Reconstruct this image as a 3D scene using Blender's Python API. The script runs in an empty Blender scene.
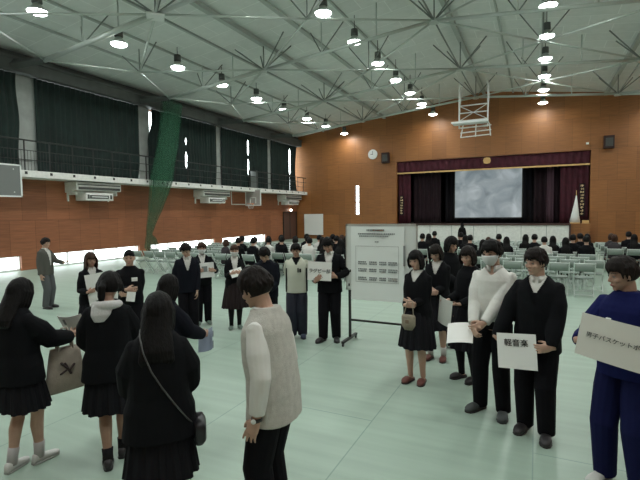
LAMP_W = 60; WORLD = 7.0; EXPO = -0.15
import bpy, bmesh, math, random
from mathutils import Vector, Matrix, noise
from math import sin, cos, pi, radians, sqrt, atan2
random.seed(7)
V = Vector
C = bpy.context.scene.collection

# ------------------------------------------------------------------ tagging
def tag(o, label=None, cat=None, group=None, kind=None):
    if label: o['label'] = label
    if cat: o['category'] = cat
    if group: o['group'] = group
    if kind: o['kind'] = kind
    return o

def empty(name, loc=(0, 0, 0), rz=0.0):
    o = bpy.data.objects.new(name, None)
    C.objects.link(o)
    o.location = loc
    o.rotation_euler = (0, 0, rz)
    return o

def link(name, me, mat=None, parent=None, smooth=False):
    o = bpy.data.objects.new(name, me)
    C.objects.link(o)
    if mat is not None:
        for m in (mat if isinstance(mat, (list, tuple)) else [mat]):
            me.materials.append(m)
    if parent is not None:
        o.parent = parent
    if smooth:
        me.polygons.foreach_set('use_smooth', [True] * len(me.polygons))
    return o

def copy_tree(o, parent=None):
    c = o.copy()
    C.objects.link(c)
    if parent is not None:
        c.parent = parent
    for ch in list(o.children):
        copy_tree(ch, c)
    return c

# ------------------------------------------------------------------ materials
def M(name, col, rough=0.6, metal=0.0, var=0.0, vscale=8.0, bump=0.0, bscale=60.0, spec=0.5, emit=None, estr=0.0, stretch=None):
    m = bpy.data.materials.new(name)
    m.use_nodes = True
    nt = m.node_tree
    b = nt.nodes['Principled BSDF']
    b.inputs['Base Color'].default_value = (*col, 1)
    b.inputs['Roughness'].default_value = rough
    b.inputs['Metallic'].default_value = metal
    b.inputs['Specular IOR Level'].default_value = spec
    if emit:
        b.inputs['Emission Color'].default_value = (*emit, 1)
        b.inputs['Emission Strength'].default_value = estr
    tc = nt.nodes.new('ShaderNodeTexCoord')
    mp = nt.nodes.new('ShaderNodeMapping')
    nt.links.new(tc.outputs['Object'], mp.inputs['Vector'])
    if stretch: mp.inputs['Scale'].default_value = stretch
    if var > 0:
        n = nt.nodes.new('ShaderNodeTexNoise')
        n.inputs['Scale'].default_value = vscale
        n.inputs['Detail'].default_value = 4
        nt.links.new(mp.outputs[0], n.inputs['Vector'])
        r = nt.nodes.new('ShaderNodeValToRGB')
        r.color_ramp.elements[0].position = 0.3
        r.color_ramp.elements[1].position = 0.7
        r.color_ramp.elements[0].color = (*[max(0, c * (1 - var)) for c in col], 1)
        r.color_ramp.elements[1].color = (*[min(1, c * (1 + var)) for c in col], 1)
        nt.links.new(n.outputs['Fac'], r.inputs['Fac'])
        nt.links.new(r.outputs['Color'], b.inputs['Base Color'])
    if bump > 0:
        n2 = nt.nodes.new('ShaderNodeTexNoise')
        n2.inputs['Scale'].default_value = bscale
        nt.links.new(mp.outputs[0], n2.inputs['Vector'])
        bp = nt.nodes.new('ShaderNodeBump')
        bp.inputs['Strength'].default_value = bump
        bp.inputs['Distance'].default_value = 0.01
        nt.links.new(n2.outputs['Fac'], bp.inputs['Height'])
        nt.links.new(bp.outputs['Normal'], b.inputs['Normal'])
    return m

# ------------------------------------------------------------------ mesh builder
class G:
    def __init__(s):
        s.v = []; s.f = []; s.mi = []; s.cur = 0
    def add(s, vs, fs):
        b = len(s.v)
        s.v += [tuple(v) for v in vs]
        s.f += [tuple(b + i for i in f) for f in fs]
        s.mi += [s.cur] * len(fs)
        return s
    def box(s, x0, x1, y0, y1, z0, z1, m=None):
        vs = [V((x, y, z)) for x in (x0, x1) for y in (y0, y1) for z in (z0, z1)]
        if m is not None: vs = [m @ v for v in vs]
        return s.add(vs, [(0, 1, 3, 2), (4, 6, 7, 5), (0, 4, 5, 1), (2, 3, 7, 6), (0, 2, 6, 4), (1, 5, 7, 3)])
    def cbox(s, c, sx, sy, sz, m=None):
        return s.box(c[0] - sx / 2, c[0] + sx / 2, c[1] - sy / 2, c[1] + sy / 2, c[2] - sz / 2, c[2] + sz / 2, m)
    def rings(s, rs, n=16, p=2.0, cap=True):
        """rs: list of (center, ax, ay) vectors; closed loft"""
        vs = []
        for c, ax, ay in rs:
            c, ax, ay = V(c), V(ax), V(ay)
            for k in range(n):
                a = 2 * pi * k / n
                ca, sa = cos(a), sin(a)
                x = abs(ca) ** (2 / p) * (1 if ca >= 0 else -1)
                y = abs(sa) ** (2 / p) * (1 if sa >= 0 else -1)
                vs.append(c + ax * x + ay * y)
        fs = []
        for i in range(len(rs) - 1):
            for k in range(n):
                a, b = i * n + k, i * n + (k + 1) % n
                fs.append((a, b, b + n, a + n))
        if cap:
            vs.append(V(rs[0][0])); vs.append(V(rs[-1][0]))
            i0, i1 = len(vs) - 2, len(vs) - 1
            L = (len(rs) - 1) * n
            for k in range(n):
                fs.append((i0, (k + 1) % n, k))
                fs.append((i1, L + k, L + (k + 1) % n))
        return s.add(vs, fs)
    def tube(s, pts, r, n=12, round_=True):
        pts = [V(p) for p in pts]
        if not isinstance(r, (list, tuple)): r = [r] * len(pts)
        rs = []
        ref = None
        for i, p in enumerate(pts):
            if i == 0: t = pts[1] - pts[0]
            elif i == len(pts) - 1: t = pts[-1] - pts[-2]
            else: t = (pts[i + 1] - p).normalized() + (p - pts[i - 1]).normalized()
            t = t.normalized() if t.length > 1e-9 else V((0, 0, 1))
            if ref is None:
                ref = V((1, 0, 0)) if abs(t.x) < 0.8 else V((0, 1, 0))
            ax = (ref - t * ref.dot(t)).normalized()
            ref = ax
            ay = t.cross(ax)
            if i == 0 and round_:
                for q, w in ((0.9, 0.45), (0.5, 0.86)):
                    rs.append((p - t * r[0] * q, ax * r[0] * w, ay * r[0] * w))
            rs.append((p, ax * r[i], ay * r[i]))
            if i == len(pts) - 1 and round_:
                for q, w in ((0.5, 0.86), (0.9, 0.45)):
                    rs.append((p + t * r[-1] * q, ax * r[-1] * w, ay * r[-1] * w))
        return s.rings(rs, n)
    def ball(s, c, rx, ry=None, rz=None, m=None, n=12, k=8):
        ry = ry or rx; rz = rz or rx
        c = V(c)
        mm = m or Matrix.Identity(3)
        rs = []
        for i in range(k + 1):
            a = -pi / 2 + pi * (i + 0.15) / (k + 0.3)
            rs.append((c + mm @ V((0, 0, rz * sin(a))), mm @ V((rx * cos(a), 0, 0)), mm @ V((0, ry * cos(a), 0))))
        return s.rings(rs, n)
    def mesh(s, name='m'):
        me = bpy.data.meshes.new(name)
        me.from_pydata(s.v, [], s.f)
        if any(s.mi): me.polygons.foreach_set('material_index', s.mi)
        bm = bmesh.new(); bm.from_mesh(me)
        bmesh.ops.recalc_face_normals(bm, faces=bm.faces)
        bm.to_mesh(me); bm.free()
        me.update()
        return me
    def build(s, name, mat, parent=None, smooth=False, bevel=0.0, label=None):
        o = link(name, s.mesh(name), mat, parent, smooth)
        if bevel:
            b = o.modifiers.new('b', 'BEVEL'); b.width = bevel; b.segments = 2; b.limit_method = 'ANGLE'
        if label: o['label'] = label
        return o
    def remesh(s, voxel, smooth_it=2, fac=0.5):
        me = s.mesh('tmp')
        o = bpy.data.objects.new('tmp', me); C.objects.link(o)
        r = o.modifiers.new('r', 'REMESH'); r.mode = 'VOXEL'; r.voxel_size = voxel; r.use_smooth_shade = True
        if smooth_it:
            q = o.modifiers.new('s', 'SMOOTH'); q.factor = fac; q.iterations = smooth_it
        dg = bpy.context.evaluated_depsgraph_get()
        dg.update()
        out = bpy.data.meshes.new_from_object(o.evaluated_get(dg), depsgraph=dg)
        bpy.data.objects.remove(o); bpy.data.meshes.remove(me)
        out.polygons.foreach_set('use_smooth', [True] * len(out.polygons))
        return out

def text_mesh(body, size, vertical=False):
    cu = bpy.data.curves.new('t', 'FONT')
    cu.body = '\n'.join(body) if vertical else body
    cu.size = size; cu.align_x = 'CENTER'; cu.align_y = 'CENTER'
    cu.extrude = 0.0004 * 2; cu.offset = size * 0.008
    o = bpy.data.objects.new('t', cu); C.objects.link(o)
    dg = bpy.context.evaluated_depsgraph_get(); dg.update()
    me = bpy.data.meshes.new_from_object(o.evaluated_get(dg), depsgraph=dg)
    bpy.data.objects.remove(o)
    me.materials.clear()
    return me
# ================================================================== camera
CAM_H = 2.05
f_px = 450.0
v1 = V((537 - 320, 210 - 240, f_px)).normalized()
v2 = V((-600 - 320, 224 - 240, f_px)); v2 = (v2 - v1 * v2.dot(v1)).normalized()
WX = -v2; WY = v1; WZ = WX.cross(WY)            # world axes in (right, down, forward)
right = V((WX.x, WY.x, WZ.x)); down = V((WX.y, WY.y, WZ.y)); fwd = V((WX.z, WY.z, WZ.z))
cam_data = bpy.data.cameras.new('camera')
cam = bpy.data.objects.new('camera', cam_data); C.objects.link(cam)
cam_data.sensor_width = 36; cam_data.lens = f_px / 640 * 36
cam_data.clip_end = 200; cam_data.clip_start = 0.05
mw = Matrix.Identity(4)
for i in range(3):
    mw[i][0] = right[i]; mw[i][1] = -down[i]; mw[i][2] = -fwd[i]
mw[2][3] = CAM_H
cam.matrix_world = mw
bpy.context.scene.camera = cam

# ================================================================== room numbers (metres)
XL, XR, YB, YF = -17.5, 11.0, 32.0, -8.0
RIDGE = -3.25
def roof(x): return 9.9 - 0.13 * abs(x - RIDGE)

def nd(nt, t, **kw):
    n = nt.nodes.new(t)
    for k, v in kw.items(): setattr(n, k, v)
    return n

def wood_mat(name, col, panel=(0.95, 1.9), axis='YZ'):
    m = bpy.data.materials.new(name); m.use_nodes = True
    nt = m.node_tree; b = nt.nodes['Principled BSDF']
    tc = nd(nt, 'ShaderNodeTexCoord'); sp = nd(nt, 'ShaderNodeSeparateXYZ'); cb = nd(nt, 'ShaderNodeCombineXYZ')
    nt.links.new(tc.outputs['Object'], sp.inputs[0])
    nt.links.new(sp.outputs[axis[0]], cb.inputs[0]); nt.links.new(sp.outputs[axis[1]], cb.inputs[1])
    br = nd(nt, 'ShaderNodeTexBrick'); br.offset = 0.5
    br.inputs['Scale'].default_value = 1.0
    br.inputs['Brick Width'].default_value = panel[0]; br.inputs['Row Height'].default_value = panel[1]
    br.inputs['Mortar Size'].default_value = 0.006
    br.inputs['Color1'].default_value = (*[c * 0.86 for c in col], 1)
    br.inputs['Color2'].default_value = (*[c * 1.12 for c in col], 1)
    br.inputs['Mortar'].default_value = (*[c * 0.45 for c in col], 1)
    nt.links.new(cb.outputs[0], br.inputs['Vector'])
    ns = nd(nt, 'ShaderNodeTexNoise'); ns.inputs['Scale'].default_value = 1.0; ns.inputs['Detail'].default_value = 6
    mp = nd(nt, 'ShaderNodeMapping'); mp.inputs['Scale'].default_value = (1.2, 22, 1)
    nt.links.new(cb.outputs[0], mp.inputs[0]); nt.links.new(mp.outputs[0], ns.inputs['Vector'])
    mx = nd(nt, 'ShaderNodeMix', data_type='RGBA', blend_type='MULTIPLY'); mx.inputs[0].default_value = 0.55
    rp = nd(nt, 'ShaderNodeValToRGB')
    rp.color_ramp.elements[0].color = (0.55, 0.5, 0.45, 1); rp.color_ramp.elements[1].color = (1.25, 1.2, 1.15, 1)
    rp.color_ramp.elements[0].position = .3; rp.color_ramp.elements[1].position = .7
    nt.links.new(ns.outputs['Fac'], rp.inputs[0])
    nt.links.new(br.outputs['Color'], mx.inputs[6]); nt.links.new(rp.outputs['Color'], mx.inputs[7])
    nt.links.new(mx.outputs[2], b.inputs['Base Color'])
    b.inputs['Roughness'].default_value = 0.5
    return m

MAT = {}
MAT['wood_side'] = wood_mat('wood_panelling_side', (0.31, 0.118, 0.055), axis='YZ')
MAT['wood_back'] = wood_mat('wood_panelling_back', (0.29, 0.118, 0.033), axis='XZ')
MAT['concrete'] = M('pale_concrete', (0.30, 0.32, 0.305), 0.8, var=.1, vscale=3)
MAT['beam'] = M('grey_beam_paint', (0.075, 0.082, 0.078), 0.7, var=.15, vscale=2)
MAT['gap_dark'] = M('dark_gap_strip', (0.05, 0.055, 0.05), 0.7)
MAT['steel'] = M('white_grey_steel_paint', (0.50, 0.55, 0.52), 0.28, 0.3)
MAT['steel_dark'] = M('dull_grey_steel_paint', (0.20, 0.225, 0.215), 0.4, 0.2)
MAT['white'] = M('white_paint', (0.75, 0.78, 0.76), 0.5)
MAT['offwhite'] = M('off_white_enamel', (0.72, 0.73, 0.70), 0.5, var=.08)
MAT['black'] = M('black_metal', (0.015, 0.016, 0.016), 0.5)
MAT['maroon'] = M('maroon_velvet', (0.05, 0.006, 0.014), 0.9, var=.25, vscale=3)
MAT['maroon_dark'] = M('dark_maroon_velvet', (0.014, 0.004, 0.008), 0.95, var=.2, vscale=3)
MAT['black_cloth'] = M('black_stage_cloth', (0.012, 0.010, 0.014), 0.95)
MAT['gold'] = M('gold_fringe', (0.62, 0.40, 0.16), 0.5, 0.2)
MAT['green_curtain'] = M('dark_green_curtain', (0.006, 0.018, 0.015), 0.85, var=.3, vscale=2)
MAT['print'] = M('grey_print', (0.22, 0.24, 0.24), 0.8)
MAT['ink'] = M('black_ink', (0.02, 0.02, 0.02), 0.7)
MAT['paper'] = M('white_paper', (0.80, 0.81, 0.79), 0.8)

# floor: pale green protective sheet with seams
def floor_mat():
    m = bpy.data.materials.new('pale_green_floor_sheet'); m.use_nodes = True
    nt = m.node_tree; b = nt.nodes['Principled BSDF']
    tc = nd(nt, 'ShaderNodeTexCoord'); sp = nd(nt, 'ShaderNodeSeparateXYZ'); cb = nd(nt, 'ShaderNodeCombineXYZ')
    nt.links.new(tc.outputs['Object'], sp.inputs[0])
    nt.links.new(sp.outputs['Y'], cb.inputs[0]); nt.links.new(sp.outputs['X'], cb.inputs[1])
    br = nd(nt, 'ShaderNodeTexBrick'); br.offset = 0.37
    br.inputs['Scale'].default_value = 1.0
    br.inputs['Brick Width'].default_value = 6.5; br.inputs['Row Height'].default_value = 1.43
    br.inputs['Mortar Size'].default_value = 0.007; br.inputs['Mortar Smooth'].default_value = .3
    br.inputs['Color1'].default_value = (0.315, 0.412, 0.345, 1); br.inputs['Color2'].default_value = (0.335, 0.438, 0.367, 1)
    br.inputs['Mortar'].default_value = (0.21, 0.30, 0.255, 1)
    nt.links.new(cb.outputs[0], br.inputs['Vector'])
    ns = nd(nt, 'ShaderNodeTexNoise'); ns.inputs['Scale'].default_value = 1.0; ns.inputs['Detail'].default_value = 5
    mp = nd(nt, 'ShaderNodeMapping'); mp.inputs['Scale'].default_value = (0.5, 7.0, 1); mp.inputs['Rotation'].default_value = (0, 0, 0.02)
    nt.links.new(tc.outputs['Object'], mp.inputs[0]); nt.links.new(mp.outputs[0], ns.inputs['Vector'])
    rp = nd(nt, 'ShaderNodeValToRGB')
    rp.color_ramp.elements[0].color = (0.84, 0.84, 0.84, 1); rp.color_ramp.elements[1].color = (1.08, 1.08, 1.08, 1)
    rp.color_ramp.elements[0].position = .3; rp.color_ramp.elements[1].position = .75
    nt.links.new(ns.outputs['Fac'], rp.inputs[0])
    mx = nd(nt, 'ShaderNodeMix', data_type='RGBA', blend_type='MULTIPLY'); mx.inputs[0].default_value = 0.8
    nt.links.new(br.outputs['Color'], mx.inputs[6]); nt.links.new(rp.outputs['Color'], mx.inputs[7])
    nt.links.new(mx.outputs[2], b.inputs['Base Color'])
    b.inputs['Roughness'].default_value = 0.42
    bp = nd(nt, 'ShaderNodeBump'); bp.inputs['Strength'].default_value = 0.25; bp.inputs['Distance'].default_value = 0.01
    nt.links.new(ns.outputs['Fac'], bp.inputs['Height']); nt.links.new(bp.outputs['Normal'], b.inputs['Normal'])
    return m
MAT['floor'] = floor_mat()

def ceil_mat():
    m = bpy.data.materials.new('grey_green_ceiling_board'); m.use_nodes = True
    nt = m.node_tree; b = nt.nodes['Principled BSDF']
    tc = nd(nt, 'ShaderNodeTexCoord')
    br = nd(nt, 'ShaderNodeTexBrick'); br.offset = 0.5
    br.inputs['Scale'].default_value = 1.0
    br.inputs['Brick Width'].default_value = 1.7; br.inputs['Row Height'].default_value = 0.95
    br.inputs['Mortar Size'].default_value = 0.016
    br.inputs['Color1'].default_value = (0.69, 0.72, 0.70, 1); br.inputs['Color2'].default_value = (0.73, 0.76, 0.74, 1)
    br.inputs['Mortar'].default_value = (0.84, 0.87, 0.85, 1)
    nt.links.new(tc.outputs['Object'], br.inputs['Vector'])
    ns = nd(nt, 'ShaderNodeTexNoise'); ns.inputs['Scale'].default_value = 3.0; ns.inputs['Detail'].default_value = 8
    nt.links.new(tc.outputs['Object'], ns.inputs['Vector'])
    mx = nd(nt, 'ShaderNodeMix', data_type='RGBA', blend_type='OVERLAY'); mx.inputs[0].default_value = 0.25
    nt.links.new(br.outputs['Color'], mx.inputs[6]); nt.links.new(ns.outputs['Fac'], mx.inputs[7])
    nt.links.new(mx.outputs[2], b.inputs['Base Color'])
    b.inputs['Roughness'].default_value = 0.75
    return m
MAT['ceiling'] = ceil_mat()

glass = bpy.data.materials.new('window_glass'); glass.use_nodes = True
_nt = glass.node_tree; _nt.nodes.remove(_nt.nodes['Principled BSDF'])
_t = nd(_nt, 'ShaderNodeBsdfTransparent'); _g = nd(_nt, 'ShaderNodeBsdfGlossy'); _x = nd(_nt, 'ShaderNodeMixShader')
_g.inputs['Roughness'].default_value = 0.05; _t.inputs[0].default_value = (.93, .96, .95, 1)
_x.inputs[0].default_value = 0.06
_nt.links.new(_t.outputs[0], _x.inputs[1]); _nt.links.new(_g.outputs[0], _x.inputs[2])
_nt.links.new(_x.outputs[0], _nt.nodes['Material Output'].inputs[0])
MAT['glass'] = glass

def struct(g, name, mat, parent=None, **kw):
    o = g.build(name, mat, parent, **kw)
    if parent is None: o['kind'] = 'structure'
    return o

# ------------------------------------------------------------------ shell
struct(G().box(XL - .3, XR + .3, YF - .3, YB + 7, -0.2, 0.0), 'floor', MAT['floor'])
g = G()
for xa, xb in ((XL - .3, RIDGE), (RIDGE, XR + .3)):
    za, zb = roof(xa), roof(xb)
    vs = [(xa, YF - .3, za), (xb, YF - .3, zb), (xb, YB + .3, zb), (xa, YB + .3, za)]
    vs += [(x, y, z + .25) for x, y, z in vs]
    g.add(vs, [(0, 3, 2, 1), (4, 5, 6, 7), (0, 1, 5, 4), (1, 2, 6, 5), (2, 3, 7, 6), (3, 0, 4, 7)])
struct(g, 'ceiling', MAT['ceiling'])

# left wall: low floor windows, wood band, tall upper windows between pillars
PIL = [(4.55, 5.25), (10.34, 11.04), (15.95, 16.67), (21.68, 22.43), (27.4, 28.1)]
g = G()
T = .3
g.box(XL - T, XL, YF, YB, 0.56, 3.72)
g.box(XL - T, XL, YF, YB, 7.25, roof(XL) + .05)
ends = [YF] + [v for p in PIL for v in p] + [YB]
for a, b in PIL: g.box(XL - T, XL, a, b, 0, 0.56)
g.box(XL - T, XL, YF, -1.0, 0, 0.56)
g.box(XL - T, XL, 28.1, YB, 0, 0.56)
struct(g, 'wall_left', MAT['wood_side'])
g = G()
for a, b in PIL: g.box(XL - T, XL + .16, a, b, 3.72, 7.3)
g.box(XL - T, XL, YF, -1.0, 3.72, 7.3)
struct(g, 'trim_1', MAT['concrete'])
g = G()
g.box(XL, XL + .55, YF, YB, 7.28, 7.72); g.box(XL, XL + 0.62, YF, YB, 7.70, 7.78)
struct(g, 'trim_2', MAT['beam'])
g = G(); g.box(XL, XL + .25, YF, YB, 7.78, roof(XL) - .01)  # dark strip filling the gap between wall beam and roof
struct(g, 'trim_3', MAT['gap_dark'])
# windows (structure): low ones and tall ones
bays = [(-1.0, 4.55), (5.25, 10.34), (11.04, 15.95), (16.67, 21.68), (22.43, 27.4), (28.1, 32.0)]
wi = 0
for bi, (a, b) in enumerate(bays):
    for (z0, z1, nv) in ((0.03, 0.56, 4), (3.72, 7.25, 4)):
        if z0 < 1 and bi == 5: continue
        wi += 1
        g = G()
        g.box(XL - .2, XL - .1, a, b, z0 - .03 if z0 < 1 else z0, z0 + .035); g.box(XL - .2, XL - .1, a, b, z1 - .035, z1)
        for k in range(nv + 1):
            y = a + (b - a) * k / nv
            g.box(XL - .2, XL - .1, max(a, y - .025), min(b, y + .025), z0, z1)
        w = struct(g, 'window_%d' % wi, MAT['white'])
        p = G().box(XL - .16, XL - .15, a + .03, b - .03, z0 + .04, z1 - .04).build('pane', MAT['glass'], w)
        li = bpy.data.lights.new('daylight', 'AREA'); li.shape = 'RECTANGLE'
        li.size = b - a; li.size_y = z1 - z0; li.energy = 1
        li.cycles.is_portal = True
        lo = bpy.data.objects.new('daylight_portal', li); C.objects.link(lo)
        lo.location = (XL - .32, (a + b) / 2, (z0 + z1) / 2)
        lo.rotation_euler = (0, -pi / 2, 0)
        lo.matrix_world = Matrix(((0, 0, -1, XL - .32), (1, 0, 0, (a + b) / 2), (0, -1, 0, (z0 + z1) / 2), (0, 0, 0, 1)))
# right wall and the wall behind the photographer
struct(G().box(XR, XR + .3, YF, YB, 0, roof(XR) + .05), 'wall_right', MAT['wood_side'])
struct(G().box(XL, XR, YF - .3, YF, 0, 9.85), 'wall_front', MAT['wood_back'])
# back wall with the stage opening
SX0, SX1, SZ0, SZ1 = -9.2, 2.9, 1.15, 5.65
g = G()
for xa, xb, za, zb in ((XL - .3, SX0, 0, None), (SX1, XR + .3, 0, None), (SX0, RIDGE, SZ1, None), (RIDGE, SX1, SZ1, None), (SX0, SX1, 0, SZ0)):
    if zb is None and za == 0 and xa == -17.8:
        # tall narrow slot, added to stand for a streak of sunlight on the wall
        sx0, sx1, s0, s1 = -12.45, -12.12, 1.85, 4.1
        def q(x0, x1, z0, z1l, z1r):
            vs = [(x0, YB, z0), (x1, YB, z0), (x1, YB, z1r), (x0, YB, z1l)]
            vs += [(x, y + .3, z) for x, y, z in vs]
            g.add(vs, [(0, 1, 2, 3), (4, 7, 6, 5), (0, 4, 5, 1), (1, 5, 6, 2), (2, 6, 7, 3), (3, 7, 4, 0)])
        q(xa, sx0, 0, roof(xa), roof(sx0)); q(sx1, xb, 0, roof(sx1), roof(xb))
        q(sx0, sx1, 0, s0, s0); q(sx0, sx1, s1, roof(sx0), roof(sx1))
    elif zb is None:
        q(xa, xb, za, roof(xa), roof(xb))
    else:
        q(xa, xb, za, zb, zb)
struct(g, 'wall_back', MAT['wood_back'])
g = G().box(-12.47, -12.10, YB + .02, YB + .08, 1.83, 1.87).box(-12.47, -12.10, YB + .02, YB + .08, 4.06, 4.12).box(-12.47, -12.10, YB + .02, YB + .08, 2.78, 2.84)
wi += 1
w = struct(g, 'window_%d' % wi, MAT['wood_back'])  # added slit with bars and pane, stands in for the sunlight streak
G().box(-12.43, -12.14, YB + .10, YB + .11, 1.87, 4.06).build('pane', MAT['glass'], w)
# stage shell
g = G()
g.box(SX0 - 1.5, SX0 - 1.2, YB + .3, YB + 6.6, 0, 7); g.box(SX1 + 1.2, SX1 + 1.5, YB + .3, YB + 6.6, 0, 7)
g.box(SX0 - 1.5, SX1 + 1.5, YB + 6.6, YB + 6.9, 0, 7); g.box(SX0 - 1.5, SX1 + 1.5, YB + .3, YB + 6.9, 7, 7.2)
struct(g, 'wall_stage', MAT['black_cloth'])
# ================================================================== gallery ledge and rail
g = G().box(XL, XL + 1.0, YF, YB, 3.46, 3.70)
struct(g, 'trim_4', MAT['offwhite'])
g = G()
rt = empty('gallery_railing', (XL + .95, 0, 3.7)); tag(rt, 'long black metal railing with thin balusters along the gallery ledge', 'railing')
x = 0.0
def rail(z, r):
    G().tube([(x, YF + .1, z), (x, YB - .1, z)], r, 8).build('rail', MAT['black'], rt, True)
rail(1.08, .028); rail(.72, .014); rail(.38, .012)
k = 0
y = -7.6
while y < YB - .2:
    if y > 8.0:
        G().box(-.018, .018, y - .018, y + .018, -.18, 1.08).cbox((.03, y, -.09), .05, .1, .1).build('post', MAT['black'], rt)
    y += .93
g = G()
y = 8.0
while y < 12.5:
    g.box(-.005, .005, y - .005, y + .005, 0, .72); y += .115
o = g.build('balusters', MAT['black'], rt)

# ================================================================== upper curtains
def curtain(y0, y1, e0, e1, name_label, z0=3.74, z1=7.27):
    """e0(t), e1(t): shift of the two side edges as functions of height 0..1"""
    n = int((y1 - y0) / .05)
    nz = 14
    vs = []; fs = []
    for j in range(nz + 1):
        t = j / nz; z = z0 + (z1 - z0) * t
        a = y0 + e0(t); b = y1 + e1(t)
        for i in range(n + 1):
            u = i / n
            yy = a + (b - a) * u
            d = .045 * sin(u * (y1 - y0) * 2 * pi / .23) + .02 * sin(u * 37 + t * 2) + .012 * sin(u * 91)
            vs.append((XL + .24 + d, yy, z))
    for j in range(nz):
        for i in range(n):
            a = j * (n + 1) + i
            fs.append((a, a + 1, a + n + 2, a + n + 1))
    o = G().add(vs, fs).build('curtain', MAT['green_curtain'], None, True)
    s_ = o.modifiers.new('t', 'SOLIDIFY'); s_.thickness = .006
    tag(o, name_label, 'curtain', 'dark green curtains along the gallery windows')
    return o
Z = lambda t: 0.0
def lens(w, a=.0, b=1., s=1):      # opening that is widest between heights a and b
    return lambda t: s * (w * max(0, sin(pi * (t - a) / (b - a))) if a < t < b else 0)
curtain(5.25, 10.34, Z, lambda t: -.02 - .04 * sin(9 * t), 'dark green curtain at the far left edge, before the first grey pillar')
curtain(10.97, 15.97, Z, lambda t: -.0 - .5 * max(0, .22 - t), 'wide dark green curtain between the first and second grey pillars')
curtain(16.48, 19.15, lambda t: .26 * max(0, min(1, (t - .6) * 5)), lambda t: .03 - (.09 if .27 < t < .46 or .58 < t < .70 else 0), 'dark green curtain right of the second pillar, behind the green net')
curtain(19.15, 21.68, lambda t: -.03 + (.09 if .27 < t < .46 or .58 < t < .70 else 0), lambda t: .05 - .25 * max(0, .3 - t), 'dark green curtain just left of the third grey pillar')
curtain(22.18, 24.97, lambda t: -.0, lambda t: .03 - (.13 if .28 < t < .52 or .62 < t < .86 else 0), 'dark green curtain just right of the third grey pillar')
curtain(24.97, 27.4, lambda t: -.03 + (.13 if .28 < t < .52 or .62 < t < .86 else 0), Z, 'dark green curtain just left of the fourth grey pillar')
curtain(27.85, 30.57, lambda t: .0, lambda t: .03 - (.15 if .42 < t < .92 else 0), 'dark green curtain just right of the fourth grey pillar')
curtain(30.57, 31.75, lambda t: -.03 + (.15 if .42 < t < .92 else 0), lambda t: -.12 - .25 * abs(sin(3.2 * t)), 'dark green curtain closest to the back wall corner')

# ================================================================== roof trusses
YR0, DY = 10.1, 5.78
NODES = {}
def node(kind, i):
    if kind == 'R': return V((-3.25, YR0 + DY * i, 8.52))
    if kind == 'N': return V((-10.1, YR0 + DY * i, 7.87))
    if kind == 'Q': return V((3.6, YR0 + DY * i, 7.87))
    if kind == 'W': return V((-15.2, YR0 + DY * i, 7.35))
    if kind == 'U': return V((9.2, YR0 + DY * i, 7.35))
    if kind == 'M': return V((-6.62, YR0 + DY * (i + .5), 8.15))
    if kind == 'K': return V((0.10, YR0 + DY * (i + .5), 8.2))
    if kind == 'P': return V((-13.9, YR0 + DY * (i + .5), 7.55))
    if kind == 'L': return V((7.4, YR0 + DY * (i + .5), 7.55))
def lab(i):
    return ['steel roof truss nearest the camera, overhead at the top edge', 'steel roof truss with the bright white joint plate at upper left',
            'steel roof truss passing above the second grey pillar', 'steel roof truss over the middle of the hall', 'steel roof truss second from the back wall',
            'farthest steel roof truss, just in front of the back wall'][i]
for i in range(-1, 4):
    rt = empty('roof_truss', (0, YR0 + DY * i, 0))
    tag(rt, lab(i + 1), 'roof truss', 'steel roof trusses under the ceiling')
    off = V((0, YR0 + DY * i, 0))
    def mem(a, b, r, name='chord', mat='steel'):
        G().tube([a - off, b - off], r, 8, False).build(name, MAT[mat], rt, True)
    n = {k: node(k, i) for k in 'RNQWUMKPL'}
    p = {k: node(k, i - 1) for k in 'MKPL'}
    main = [('W', 'N'), ('N', 'R'), ('R', 'Q'), ('Q', 'U')]
    for a, b in main: mem(n[a], n[b], .085 if a == 'W' or b == 'U' else .062)
    last = i == 3
    for a, b in (('R', 'M'), ('R', 'K'), ('N', 'M'), ('Q', 'K'), ('N', 'P'), ('W', 'P'), ('Q', 'L'), ('U', 'L')):
        if not last: mem(n[a], n[b], .036)
        mem(n[a], p[b], .036)
    if not last:
        for k in 'RNQ': mem(n[k], node(k, i + 1), .03, 'purlin', 'steel_dark')
    # fans of struts from every node up to the roof boards
    def up(c, dx, dy, r=.03, mat='steel_dark'):
        q = V((c.x + dx, c.y + dy, 0)); q.z = roof(q.x) - .1
        mem(c, q, r, 'strut', mat)
    for k in 'RNQ':
        for dx, dy in ((0, 0), (-1.15, -.35), (1.15, -.35), (-.75, .95), (.75, .95)): up(n[k], dx, dy, .026)
    if not last:
        for k in 'MKPL':
            for dx, dy in ((0, 0), (-.9, .0), (.9, .0)): up(n[k], dx, dy, .022)
    for a, b in main:
        for t in (.38, .7):
            c = n[a].lerp(n[b], t)
            if a == 'W' or b == 'U': pass
            up(c, 0, 0, .025, 'steel')
            if t == .38:
                up(c, -.7, .5, .022); up(c, .7, .5, .022)
    for k in 'WU':
        s_ = -1 if k == 'W' else 1
        c = n[k]; q = V(((XL + .3) if s_ < 0 else XR - .1, c.y, 7.5))
        g = G().rings([(q - off, (0, .16, 0), (0, 0, .2)), (c - off, (0, .07, 0), (0, 0, .09))], 4, 2)
        g.build('bracket', MAT['beam'], rt)
    for k in 'RNQ':
        c = n[k] - off
        s_ = .34 if (k == 'N' and i == 0) else .17
        g = G().rings([(c + V((0, 0, -.09)), (s_, 0, 0), (0, s_, 0)), (c + V((0, 0, -.05)), (s_ * 1.05, 0, 0), (0, s_ * 1.05, 0)), (c + V((0, 0, .05)), (.1, 0, 0), (0, .1, 0))], 8 if k != 'N' else 4)
        g.build('joint_plate', MAT['white'] if (k == 'N' and i == 0) else MAT['steel'], rt)
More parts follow.
